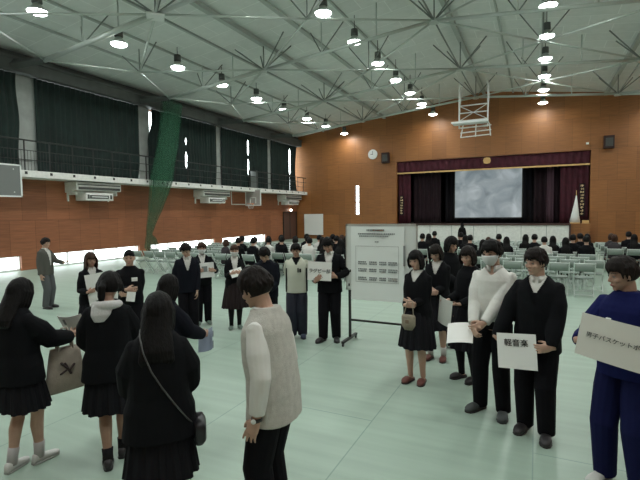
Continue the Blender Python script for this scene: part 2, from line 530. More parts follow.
# longitudinal roof purlins (part of the building)
g = G()
for x in (-15, -13.4, -11.7, -8.4, -6.62, -1.5, .1, 5.3, 7.0):
    z = roof(x); w_ = .035 if abs(x + 8.4) > .1 else .09
    g.box(x - w_, x + w_, YF, YB, z - .08, z - .005)
for x in (RIDGE, -10.1, 3.6):
    g.box(x - .09, x + .09, YF, YB, roof(x) - .2, roof(x) - .03)
struct(g, 'trim_5', M('grey_green_purlin', (.42, .46, .435), .6))

# ================================================================== pendant lamps
LM = M('lamp_glow', (1, 1, 1), .5, emit=(0.93, 1.0, 0.97), estr=26)
LH = M('lamp_housing', (.09, .10, .095), .5, .3)
hous = G().rings([((0, 0, .50), (.05, 0, 0), (0, .05, 0)), ((0, 0, .48), (.13, 0, 0), (0, .13, 0)), ((0, 0, .25), (.14, 0, 0), (0, .14, 0)), ((0, 0, .22), (.10, 0, 0), (0, .10, 0))], 14).mesh('housing')
refl = G().rings([((0, 0, .24), (.09, 0, 0), (0, .09, 0)), ((0, 0, .12), (.17, 0, 0), (0, .17, 0)), ((0, 0, .0), (.285, 0, 0), (0, .285, 0)), ((0, 0, .01), (.27, 0, 0), (0, .27, 0)), ((0, 0, .11), (.15, 0, 0), (0, .15, 0))], 16).mesh('reflector')
lens_ = G().rings([((0, 0, .015), (.265, 0, 0), (0, .265, 0)), ((0, 0, -.03), (.24, 0, 0), (0, .24, 0)), ((0, 0, -.07), (.13, 0, 0), (0, .13, 0))], 16).mesh('lens')
for me, m in ((hous, LH), (refl, MAT['steel']), (lens_, LM)):
    me.materials.append(m); me.polygons.foreach_set('use_smooth', [True] * len(me.polygons))
ld = bpy.data.lights.new('lamp_light', 'AREA'); ld.shape = 'DISK'; ld.size = .4; ld.energy = LAMP_W; ld.color = (0.98, 1.0, 0.96)
NTH = ['nearest', 'second', 'third', 'fourth', 'fifth', 'sixth', 'seventh', 'eighth', 'ninth']
rows = [(-13.05, 8.02, 'the left row under the sloping ceiling side', 8.3, 9), (-6.35, 8.5, 'the middle row of ceiling lamps', 8.2, 8), (0.22, 8.5, 'the right row of lamps running to the stage', 16.3, 6)]
def lamp(x, y, z, label, group):
    r = empty('pendant_lamp', (x, y, z))
    link('housing', hous, None, r); link('reflector', refl, None, r); link('lens', lens_, None, r)
    top = roof(x) - z
    link('hanging_rod', G().tube([(0, 0, .48), (0, 0, top)], .015, 6).mesh('rod'), MAT['black'], r)
    lo = bpy.data.objects.new('lamp_light', ld); C.objects.link(lo); lo.parent = r; lo.location = (0, 0, -.09)
    tag(r, label, 'lamp', group)
YL = [13.62 + 2.78 * k for k in range(-6, 7)]  # rows run on past the camera; unseen near lamps added to light the foreground
for x, z, rn in ((-12.9, 7.85, 'the left lamp row'), (-6.35, 8.5, 'the middle lamp row'), (0.22, 8.5, 'the right lamp row'), (6.6, 8.02, 'the lamp row beyond the right edge')):
    near = {-12.9: 8.0, -6.35: 13.5, .22: 18.5}.get(x, 99)
    kk = 0
    for y in YL:
        yy = (y + .36 if x < -10 else y) + (.45 if y > 30 else 0)
        if x > 5 and y < 5 and False: continue
        if x > 5: l, gname = 'round pendant lamp in the row beyond the right edge of the picture', 'pendant lamps right of the picture'
        elif yy < near: l, gname = 'round unseen pendant lamp added to %s, nearer than the picture shows' % rn, 'added pendant lamps nearer than the picture shows'
        else:
            l, gname = 'round glowing pendant lamp, %s one in %s' % (NTH[kk], rn), 'pendant lamps in ' + rn; kk += 1
        lamp(x, yy, z, l, gname)

# ================================================================== left wall units
grille = M('dark_grille', (.05, .053, .05), .6)
def wall_unit(y0, y1, label):
    c = (y0 + y1) / 2
    r = empty('wall_heater', (XL, c, 2.7)); tag(r, label, 'wall unit', 'white wall units under the gallery')
    h = (y1 - y0) / 2
    g = G().box(.0, .75, -h, h, .38, .72).box(.0, .5, -h, h, .3, .38)
    g.build('upper_housing', MAT['offwhite'], r, bevel=.015)
    G().box(.72, .78, -h + .08, h - .08, .42, .52).box(.75, .77, -h + .05, h - .05, .6, .64).build('air_slot', grille, r)
    G().box(.05, .7, -h * .6, h * .65, -.02, .3).build('lower_box', MAT['offwhite'], r, bevel=.015)
    G().box(.70, .72, -h * .42, h * .42, .06, .2).box(.70, .73, -h * .52, -h * .46, .05, .22).box(.70, .73, h * .5, h * .56, .05, .22).build('grille', grille, r)
    G().box(.715, .728, -h * .36, h * .36, .11, .15).build('louvre', MAT['white'], r)
    for s in (-1, 1): G().box(0, .6, s * h * .9 - .02, s * h * .9 + .02, .2, .3).box(0, .06, s * h * .9 - .03, s * h * .9 + .03, -.05, .3).build('bracket', MAT['offwhite'], r)
wall_unit(12.2, 14.35, 'white wall unit under the gallery between the first two pillars')
wall_unit(19.9, 22.3, 'white wall unit under the gallery right of the hanging green net')
wall_unit(29.0, 31.5, 'white wall unit under the gallery nearest the back wall')
# far-left backboard on fold-out bracket
def wall_backboard(y, z0, z1, w, label, xf=1.3, gridline=True):
    r = empty('wall_backboard', (XL, y, z0)); tag(r, label, 'basketball backboard')
    h = z1 - z0
    g = G()
    t = .05
    for a, b in ((-w / 2, -w / 2 + t), (w / 2 - t, w / 2)): g.box(xf - .03, xf + .03, a, b, 0, h)
    g.box(xf - .03, xf + .03, -w / 2, w / 2, 0, t); g.box(xf - .03, xf + .03, -w / 2, w / 2, h - t, h)
    if gridline: g.box(xf - .03, xf + .03, -.03, .03, 0, h)
    g.build('frame', MAT['white'], r)
    G().box(xf - .01, xf + .01, -w / 2 + t, w / 2 - t, t, h - t).build('board', M('grey_board_pane', (.16, .175, .17), .4), r)
    for s in (-1, 1):
        yy = s * w * .35
        gg = G()
        gg.tube([(0.05, yy, h * .15), (xf, yy, h * .15)], .025, 6).tube([(0.05, yy, h * .85), (xf, yy, h * .85)], .025, 6)
        gg.tube([(0.05, yy, h * .15), (xf, yy, h * .85)], .02, 6).tube([(0.05, yy, h * .85), (xf, yy, h * .15)], .02, 6)
        gg.build('bracket', MAT['offwhite'], r, True)
    return r
wall_backboard(8.9, 2.72, 3.85, 1.75, 'white framed wall backboard at the far left edge under the gallery', 1.2)

def hoop_side():
    # glass backboard facing down the hall, with grey padded board above
    r = empty('wall_hoop', (XL, 24.6, 2.55)); tag(r, 'white framed basketball hoop standing out from the left wall', 'basketball hoop')
    x0, x1 = .25, 1.45
    g = G(); t = .05; H = 1.05
    g.box(x0, x0 + t, -.03, .03, 0, H); g.box(x1 - t, x1, -.03, .03, 0, H); g.box(x0, x1, -.03, .03, 0, t); g.box(x0, x1, -.03, .03, H - t, H)
    cx_ = (x0 + x1) / 2
    g.box(cx_ - .23, cx_ - .19, -.04, .02, .15, .55); g.box(cx_ + .19, cx_ + .23, -.04, .02, .15, .55); g.box(cx_ - .23, cx_ + .23, -.04, .02, .51, .55)
    g.build('backboard_frame', MAT['white'], r)
    G().box(x0 + t, x1 - t, -.01, .01, t, H - t).build('backboard', M('hazy_clear_board', (.38, .36, .34), .3), r)
    pts = [(cx_ + .22 * cos(a), -.28 + .22 * sin(a), .13) for a in [2 * pi * k / 20 for k in range(21)]]
    G().tube(pts, .012, 6).box(cx_ - .05, cx_ + .05, -.08, 0, .06, .16).build('rim', M('orange_rim', (.7, .25, .1), .5), r)
    g = G()
    for k in range(10):
        a = 2 * pi * k / 10
        g.tube([(cx_ + .22 * cos(a), -.28 + .22 * sin(a), .12), (cx_ + .13 * cos(a + .3), -.28 + .13 * sin(a + .3), -.2)], .006, 4)
    g.build('net', MAT['paper'], r)
    g = G()
    for z in (.1, .95): g.tube([(0.0, .55, z), (.5, .04, z)], .03, 6).tube([(0.0, -.9, z), (.3, -.03, z)], .03, 6)
    g.tube([(.02, -1.2, .1), (.02, -1.2, 1.0)], .03, 6).tube([(.02, -1.2, .1), (.3, 0, .1)], .025, 6)
    g.build('bracket', MAT['offwhite'], r, True)
    b = G().box(0, .5, 1.2, 1.3, 1.06, 2.2).build('grey_panel', M('matt_grey_panel', (.22, .24, .23), .7), None)
    b.location = (XL + .34, 23.9, 2.65); b.name = 'scoreboard_panel'
    tag(b, 'plain grey panel standing on the gallery above the left wall hoop', 'panel')
hoop_side()

# corner door and fittings
def door_left():
    g = G().box(0, .05, -1.0, 1.0, 0, 2.1)
    d = g.build('door_1', M('dark_brown_door', (.10, .045, .03), .5)); d.location = (XL, 30.8, 0); d['kind'] = 'structure'
    G().box(.05, .07, -.02, .02, .02, 2.08).box(.04, .1, -1.06, -1.0, 0, 2.16).box(.04, .1, 1.0, 1.06, 0, 2.16).box(.04, .1, -1.06, 1.06, 2.1, 2.16).build('door_frame', MAT['black'], d)
    l = G().ball((0, 0, 0), .09).build('wall_light', M('small_lamp_glow', (1, 1, 1), .5, emit=(1, .95, .85), estr=8), None, True)
    l.location = (XL + .12, 30.9, 2.28); tag(l, 'small round glowing light above the dark corner door', 'light')
door_left()
o = G().box(-16.75, -15.1, YB - .12, YB - .05, .3, 1.95).build('notice_panel', MAT['paper'], bevel=.01)
tag(o, 'tall plain white panel on the back wall by the corner', 'panel')
g = G().rings([((0, 0, 0), (.36, 0, 0), (0, 0, .36)), ((0, -.05, 0), (.36, 0, 0), (0, 0, .36)), ((0, -.06, 0), (.33, 0, 0), (0, 0, .33))], 28)
r = empty('wall_clock', (-11.0, YB, 6.3)); tag(r, 'round white wall clock left of the stage', 'clock')
link('case', g.mesh('case'), MAT['white'], r)
G().box(-.012, .012, -.075, -.065, -.02, .24).build('minute_hand', MAT['black'], r); G().box(-.16, .02, -.075, -.065, -.015, .015).build('hour_hand', MAT['black'], r)
for (x, z, l) in ((-9.95, 5.98, 'dark box loudspeaker on the wall beside the clock'), (3.78, 6.05, 'dark box loudspeaker on the wall right of the stage')):
    r = empty('loudspeaker', (x, YB, z)); tag(r, l, 'loudspeaker')
    G().box(-.26, .26, -.45, -.10, -.40, .34).build('cabinet', M('dark_brown_box', (.03, .012, .01), .8), r)
    G().tube([(0, -.002, .2), (0, -.12, .2)], .04, 6, False).build('bracket', MAT['black'], r)
    G().box(-.19, .19, -.465, -.45, -.3, .2).build('grille', grille, r)
o = G().cbox((2.7, YB - .05, 6.05), .14, .1, .12).build('wall_sensor', MAT['white']); tag(o, 'tiny white sensor on the wood wall near the right loudspeaker', 'sensor')

# ================================================================== stage
g = G().box(-9.4, 1.75, 30.9, YB - .005, 0.0, 1.10)
st = g.build('stage', MAT['offwhite']); tag(st, 'raised stage with white front panels and dark top edge', 'stage')
G().box(-9.5, 1.85, 30.82, YB - .005, 1.10, 1.2).box(1.75, 1.85, 30.85, YB - .01, 0, 1.1).build('top_edge', M('dark_brown_trim', (.06, .03, .025), .5), st)
g = G()
for k in range(1, 8): g.box(-9.4 + k * 1.42 - .012, -9.4 + k * 1.42 + .012, 30.885, 30.9, 0, 1.1)
g.build('panel_joint', MAT['print'], st)
struct(G().box(-10.6, 4.0, YB + .31, YB + 6.58, 0.9, 1.15), 'floor_stage', M('dark_stage_boards', (.10, .06, .04), .5))

def drape(x0, x1, z0, z1, y, mat, name, label, cat='curtain', amp=.07, wl=.32, group=None):
    n = max(8, int((x1 - x0) / .04))
    vs = []; fs = []
    for j in range(7):
        z = z0 + (z1 - z0) * j / 6
        for i in range(n + 1):
            xx = x0 + (x1 - x0) * i / n
            vs.append((xx, y + amp * sin(2 * pi * xx / wl) * (1 - .2 * j / 6) + .02 * sin(xx * 13 + j), z))
    for j in range(6):
        for i in range(n):
            a = j * (n + 1) + i; fs.append((a, a + 1, a + n + 2, a + n + 1))
    o = G().add(vs, fs).build(name, mat, None, True)
    q = o.modifiers.new('t', 'SOLIDIFY'); q.thickness = .01
    return tag(o, label, cat, group)
va = drape(SX0 + .02, SX1 - .02, 4.85, 5.63, YB + .12, MAT['maroon'], 'stage_valance', 'long maroon velvet valance with gold fringe across the stage top', 'valance', .04, .4)
G().box(SX0 + .02, SX1 - .02, YB + .04, YB + .07, 4.76, 4.86).build('gold_fringe', MAT['gold'], va)
em = G().rings([((0, 0, 0), (.24, 0, 0), (0, 0, .22)), ((0, -.02, 0), (.24, 0, 0), (0, 0, .22))], 8, 3).box(-.16, -.1, -.03, -.02, -.15, .15).box(.1, .16, -.03, -.02, -.15, .15).box(-.03, .03, -.03, -.02, -.15, .15).build('crest', MAT['gold'], va)
em.location = (-3.05, YB + .06, 5.38)
drape(SX0 + .05, -8.25, 1.2, 4.95, YB + .3, MAT['maroon'], 'stage_curtain', 'bright maroon curtain strip at the left edge of the stage')
drape(-8.2, -6.2, 1.2, 4.95, YB + .9, MAT['maroon_dark'], 'stage_curtain', 'dark maroon curtain bunched left of the projection screen')
drape(-.2, 1.3, 1.2, 4.95, YB + 1.2, MAT['maroon_dark'], 'stage_curtain', 'dark maroon curtain right of the projection screen')
drape(.55, .95, 1.2, 4.95, YB + .7, M('mauve_velvet', (.07, .035, .05), .9), 'stage_curtain', 'thin mauve grey curtain fold right of the screen', amp=.1, wl=.2)
drape(1.3, 2.85, 1.2, 4.95, YB + .3, MAT['maroon'], 'stage_curtain', 'maroon curtain at the right edge of the stage')
drape(-6.2, -.2, 1.2, 5.2, YB + 2.6, MAT['black_cloth'], 'stage_backdrop', 'black cloth backdrop hanging behind the projection screen', 'backdrop')
# projection screen
sm = bpy.data.materials.new('projected_image'); sm.use_nodes = True
nt = sm.node_tree; b = nt.nodes['Principled BSDF']; b.inputs['Base Color'].default_value = (.16, .16, .16, 1); b.inputs['Roughness'].default_value = .9
tc = nd(nt, 'ShaderNodeTexCoord'); ns = nd(nt, 'ShaderNodeTexNoise'); ns.inputs['Scale'].default_value = .9; ns.inputs['Detail'].default_value = 4; ns.inputs['Distortion'].default_value = .8
rp = nd(nt, 'ShaderNodeValToRGB')
e = rp.color_ramp.elements
e[0].position = .28; e[0].color = (.17, .22, .25, 1); e[1].position = .72; e[1].color = (.62, .70, .74, 1)
x_ = e.new(.45); x_.color = (.30, .37, .41, 1)
x_ = e.new(.56); x_.color = (.40, .47, .50, 1)
nt.links.new(tc.outputs['Object'], ns.inputs['Vector']); nt.links.new(ns.outputs['Fac'], rp.inputs[0]); nt.links.new(rp.outputs[0], b.inputs['Emission Color']); b.inputs['Emission Strength'].default_value = .62
r = empty('projection_screen', (-3.13, YB + 1.5, 1.58)); tag(r, 'pale blue-grey lit projection screen hanging over the stage', 'screen')
G().box(-2.19, 2.19, -.01, .01, 0, 3.32).build('screen_surface', sm, r)
G().box(-2.27, -2.19, -.015, .012, -.08, 3.4).box(2.19, 2.27, -.015, .012, -.08, 3.4).box(-2.27, 2.27, -.015, .012, -.08, 0).box(-2.27, 2.27, -.015, .012, 3.32, 3.4).build('border', MAT['black'], r)
# hanging gold-lettered side banners and a furled white flag
def gold_banner(x, z0, z1, n, label):
    r = empty('lettered_banner', (x, YB - .05, z0)); tag(r, label, 'banner')
    h = z1 - z0
    G().box(-.16, .16, 0, .02, -.05, h + .05).build('cloth', MAT['maroon_dark'], r)
    rr = random.Random(n)
    g = G(); s = h / n
    for k in range(n):
        z = k * s + s * .5
        w = .085
        g.box(-w, w, -.012, 0, z - .012, z + .012)
        for q in range(3):
            xx = rr.uniform(-w, w); g.box(xx - .013, xx + .013, -.012, 0, z - s * .33, z + s * .33)
        zz = z + rr.uniform(-.3, .3) * s; g.box(-w * .8, w * .8, -.012, 0, zz - .01, zz + .01)
    g.build('lettering', M('gold_letters', (.75, .58, .32), .5), r)
    return r
gold_banner(2.48, 1.7, 3.6, 10, 'narrow banner of gold characters at the right side of the stage')
gold_banner(-8.82, 1.85, 3.15, 7, 'narrow banner of small gold characters at the left side of the stage')
r = empty('furled_flag', (2.1, 31.6, 1.2)); tag(r, 'furled white flag on a pole standing at the stage right corner', 'flag')
G().rings([((0, 0, .06), (.30, 0, 0), (0, .18, 0)), ((0, 0, .5), (.22, 0, 0), (0, .14, 0)), ((.03, 0, 1.1), (.12, 0, 0), (0, .08, 0)), ((.05, 0, 1.7), (.03, 0, 0), (0, .03, 0))], 12).build('cloth', MAT['white'], r, True)
G().tube([(0.05, 0, 0), (.05, 0, 2.0)], .018, 8).build('pole', MAT['gold'], r)
G().cbox((0, 0, .03), .5, .35, .06).cbox((.55, 0, .1), .35, .3, .2).build('base', MAT['gold'], r)
for o in r.children: pass
b = G().box(1.85, 2.9, 31.2, YB - .0, 0, 1.2).build('stage_steps', MAT['wood_back']); tag(b, 'wooden block beside the white stage front on the right', 'steps')

# ================================================================== ceiling-hung hoop
r = empty('ceiling_hoop', (-2.95, 24.0, 0)); tag(r, 'white folded basketball hoop frame hanging from the ceiling', 'basketball hoop')
g = G()
zt = roof(-2.95)
w = .68
for s in (-1, 1):
    g.tube([(s * w, 0, 8.45), (s * w, 0, 6.25)], .035, 6)
    g.tube([(s * w, .7, 8.45), (s * w, .05, 6.9)], .03, 6)
    g.tube([(s * w, 0, 7.35), (s * w, .45, 7.6)], .025, 6)
for z in (7.35, 6.98, 6.6, 6.25): g.tube([(-w, 0, z), (w, 0, z)], .03, 6)
g.tube([(-w, 0, 7.35), (w, 0, 6.6)], .018, 6).tube([(w, 0, 7.35), (-w, 0, 6.6)], .018, 6)
g.build('hanging_frame', MAT['offwhite'], r, True)
g = G().box(-1.0, .75, -.5, -.42, 6.42, 6.5)
g.box(-.95, .75, -.5, .1, 6.40, 6.42)
g.build('backboard_edge', MAT['white'], r)
g = G()
for z, d in ((5.72, -.35), (6.2, -.2), (5.95, -.3)): g.tube([(-.55, d, z), (.85, d, z + .05)], .03, 6)
for s in (-.55, .15, .85): g.tube([(s, -.35, 5.72), (s * .9, 0, 6.35)], .028, 6)
g.build('lower_frame', MAT['offwhite'], r, True)
pts = [(.45 + .22 * cos(a), -.45 + .2 * sin(a), 6.05) for a in [2 * pi * k / 16 for k in range(17)]]
G().tube(pts, .015, 6).build('rim', M('faded_rim', (.35, .2, .15), .5), r, True)

# ================================================================== green net gathered and hanging
netm = bpy.data.materials.new('green_net_mesh'); netm.use_nodes = True
nt = netm.node_tree; b = nt.nodes['Principled BSDF']; b.inputs['Base Color'].default_value = (.010, .10, .045, 1); b.inputs['Roughness'].default_value = .7
tr = nd(nt, 'ShaderNodeBsdfTransparent'); mxs = nd(nt, 'ShaderNodeMixShader')
ns = nd(nt, 'ShaderNodeTexNoise'); ns.inputs['Scale'].default_value = 6; tc = nd(nt, 'ShaderNodeTexCoord')
mp = nd(nt, 'ShaderNodeMapping'); mp.inputs['Scale'].default_value = (3, 3, .3)
nt.links.new(tc.outputs['Object'], mp.inputs[0]); nt.links.new(mp.outputs[0], ns.inputs['Vector'])
rp = nd(nt, 'ShaderNodeMapRange'); rp.inputs[1].default_value = .3; rp.inputs[2].default_value = .7; rp.inputs[3].default_value = .14; rp.inputs[4].default_value = .42
nt.links.new(ns.outputs['Fac'], rp.inputs[0]); nt.links.new(rp.outputs[0], mxs.inputs[0])
nt.links.new(tr.outputs[0], mxs.inputs[1]); nt.links.new(b.outputs[0], mxs.inputs[2]); nt.links.new(mxs.outputs[0], nt.nodes['Material Output'].inputs[0])
prof = [(7.55, 17.1, .62), (6.6, 16.95, .60), (5.5, 16.75, .60), (4.6, 16.5, .60), (3.7, 16.25, .66), (2.9, 16.0, .5), (2.2, 15.75, .36), (1.6, 15.5, .22), (1.15, 15.35, .12), (.95, 15.45, .26), (.55, 15.5, .38), (.2, 15.55, .22), (.03, 15.5, .15)]
for ply, (sc_, ph) in enumerate(((1.0, 0), (.72, 1.3))):
    vs = []; fs = []
    n = 60
    for j, (z, yc, hw) in enumerate(prof):
        for i in range(n):
            a = 2 * pi * i / n
            rr = 1 + .12 * sin(9 * a + j * .3 + ph)
            vs.append((-16.2 + (.12 + .18 * hw) * cos(a) * rr * sc_, yc + hw * sin(a) * rr * sc_, z))
    for j in range(len(prof) - 1):
        for i in range(n):
            a, b_ = j * n + i, j * n + (i + 1) % n
            fs.append((a, b_, b_ + n, a + n))
    if ply == 0: nv, nf = vs, fs; g = G().add(vs, fs)
    else: g.add(vs, fs)
o = g.build('divider_net', netm, None, True); tag(o, 'green divider net gathered and hanging in front of the left wall', 'net')
# ================================================================== people
def cmat(name, col, **k):
    k.setdefault('spec', .12 if k.get('rough', .6) >= .85 else .35)
    if name not in MAT: MAT[name] = M(name, col, **k)
    return MAT[name]
SKIN = cmat('warm_skin', (.47, .30, .225), rough=.55, var=.06, vscale=20)
SKIN_D = cmat('tan_skin', (.37, .225, .165), rough=.55, var=.06, vscale=20)
HAIRB = cmat('black_hair', (.005, .0045, .0045), spec=.15, rough=.62, var=.5, vscale=60, bump=.5, bscale=90, stretch=(1, 1, .15))
HAIRN = cmat('dark_brown_hair', (.010, .007, .006), spec=.15, rough=.62, var=.5, vscale=60, bump=.5, bscale=90, stretch=(1, 1, .15))
HAIRL = cmat('brown_hair', (.045, .022, .014), spec=.2, rough=.6, var=.5, vscale=60, bump=.5, bscale=90, stretch=(1, 1, .15))
BLK = cmat('black_wool', (.006, .0065, .008), rough=.9, bump=.5, bscale=11)
NVY = cmat('navy_black_wool', (.007, .008, .013), rough=.9, bump=.5, bscale=11)
TRS = cmat('black_trouser_cloth', (.006, .006, .008), rough=.9, bump=.5, bscale=11)
SHRT = cmat('white_shirt_cotton', (.64, .64, .61), rough=.85, var=.04, vscale=6, bump=.6, bscale=12)
BEIGE = cmat('beige_knit', (.47, .46, .42), rough=.95, bump=.4, bscale=180, var=.08, vscale=30)
GREYJ = cmat('olive_grey_suiting', (.085, .085, .075), rough=.9)
GREYT = cmat('grey_suiting', (.09, .095, .10), rough=.9)
BLUEJ = cmat('blue_jersey', (.007, .010, .065), rough=.85, bump=.5, bscale=12)
BLUET = cmat('dark_blue_jersey', (.006, .008, .045), rough=.85, bump=.5, bscale=12)
WSOCK = cmat('white_sock', (.55, .55, .53), rough=.9)
BSOCK = cmat('black_sock', (.015, .015, .017), rough=.9)
EYEW = cmat('eye_white', (.34, .32, .30), rough=.3)
IRIS = cmat('dark_iris', (.01, .007, .006), rough=.2)
LIP = cmat('lips', (.33, .13, .11), rough=.5)
SLIP = cmat('grey_green_slipper', (.14, .19, .16), rough=.6)
SHOE = cmat('dark_leather_shoe', (.03, .028, .03), rough=.4)
SNK = cmat('white_sneaker', (.55, .55, .53), rough=.6)
SOLE = cmat('pale_rubber', (.35, .36, .34), rough=.7)
REDS = cmat('brown_red_sandal', (.14, .05, .04), rough=.5)
MASKW = cmat('white_face_mask', (.60, .62, .62), rough=.9)

def rotx(a): return Matrix.Rotation(a, 3, 'X')
def roty(a): return Matrix.Rotation(a, 3, 'Y')
def rotz(a): return Matrix.Rotation(a, 3, 'Z')

def ik(S, T, a, b, pole):
    S, T, pole = V(S), V(T), V(pole)
    d = T - S; L = d.length
    L2 = min(L, (a + b) * .995)
    u = d.normalized()
    T2 = S + u * L2
    x = (a * a - b * b + L2 * L2) / (2 * L2)
    h = sqrt(max(0, a * a - x * x))
    pp = pole - u * pole.dot(u)
    pp = pp.normalized() if pp.length > 1e-6 else V((0, 1, 0))
    return S + u * x + pp * h, T2

def hand(g, W, d, n, side, curl, s, spread=1.25):
    d = V(d).normalized(); n = V(n); n = (n - d * n.dot(d)).normalized()
    t = d.cross(n) if side < 0 else n.cross(d)       # towards the thumb
    L = .092 * s
    g.rings([(W - d * .03 * s, t * .024 * s, n * .020 * s), (W, t * .026 * s, n * .019 * s), (W + d * .03 * s, t * .036 * s, n * .018 * s), (W + d * .07 * s, t * .041 * s, n * .015 * s), (W + d * L, t * .038 * s, n * .012 * s)], 12, 2.4)
    for k, (o, ln, r) in enumerate(((.031, .070, .0090), (.0105, .079, .0094), (-.0105, .073, .0090), (-.031, .057, .0080))):
        p = W + d * (L - .012 * s) + t * o * s
        c = 0.0
        dd = (d + t * (o * 3.0 * spread)).normalized()
        pts = [p]; rr = [r * s]
        ax = t
        q = p + dd * .012 * s; pts.append(q); rr.append(r * s)
        for j, fr in enumerate((.46, .31, .23)):
            c += curl * (.75, 1.0, .7)[j] * (1 + .08 * k)
            v = dd * cos(c) + n * sin(c)
            q = q + v * ln * s * fr
            pts.append(q); rr.append(r * s * (1 - .10 * (j + 1)))
        g.tube(pts, rr, 8)
    b = W + d * .022 * s + t * .022 * s
    v1_ = (d * .62 + t * .72 + n * (.25 + .25 * curl)).normalized()
    v2_ = (d * .88 + t * .30 + n * (.3 + .45 * curl)).normalized()
    v3_ = (d * .92 + t * .02 + n * (.3 + .6 * curl)).normalized()
    p1 = b + v1_ * .036 * s; p2 = p1 + v2_ * .030 * s; p3 = p2 + v3_ * .024 * s
    g.tube([b, p1, p2, p3], [.014 * s, .0115 * s, .0105 * s, .0085 * s], 8)

def head_pt(d, hs=1.0):
    x, y, z = d
    w = .0765 * (1 - .30 * max(0, -z) ** 1.6 - .04 * max(0, z)) * (1 + .02 * y)
    dp = .097 if y > 0 else .090
    if z < -.15 and y > 0: dp *= 1 - .42 * min(1, (-z - .15) / .6)
    yy = y * dp * (min(1.8, max(.05, 1 - z * z) ** -.36) if (y < 0 and z < 0) else 1) + .004
    if y < 0 and z < 0: yy -= .004 * (-z)
    zz = z * (.112 if z > 0 else .116)
    return V((x * w * (1 + .0), yy, zz)) * hs

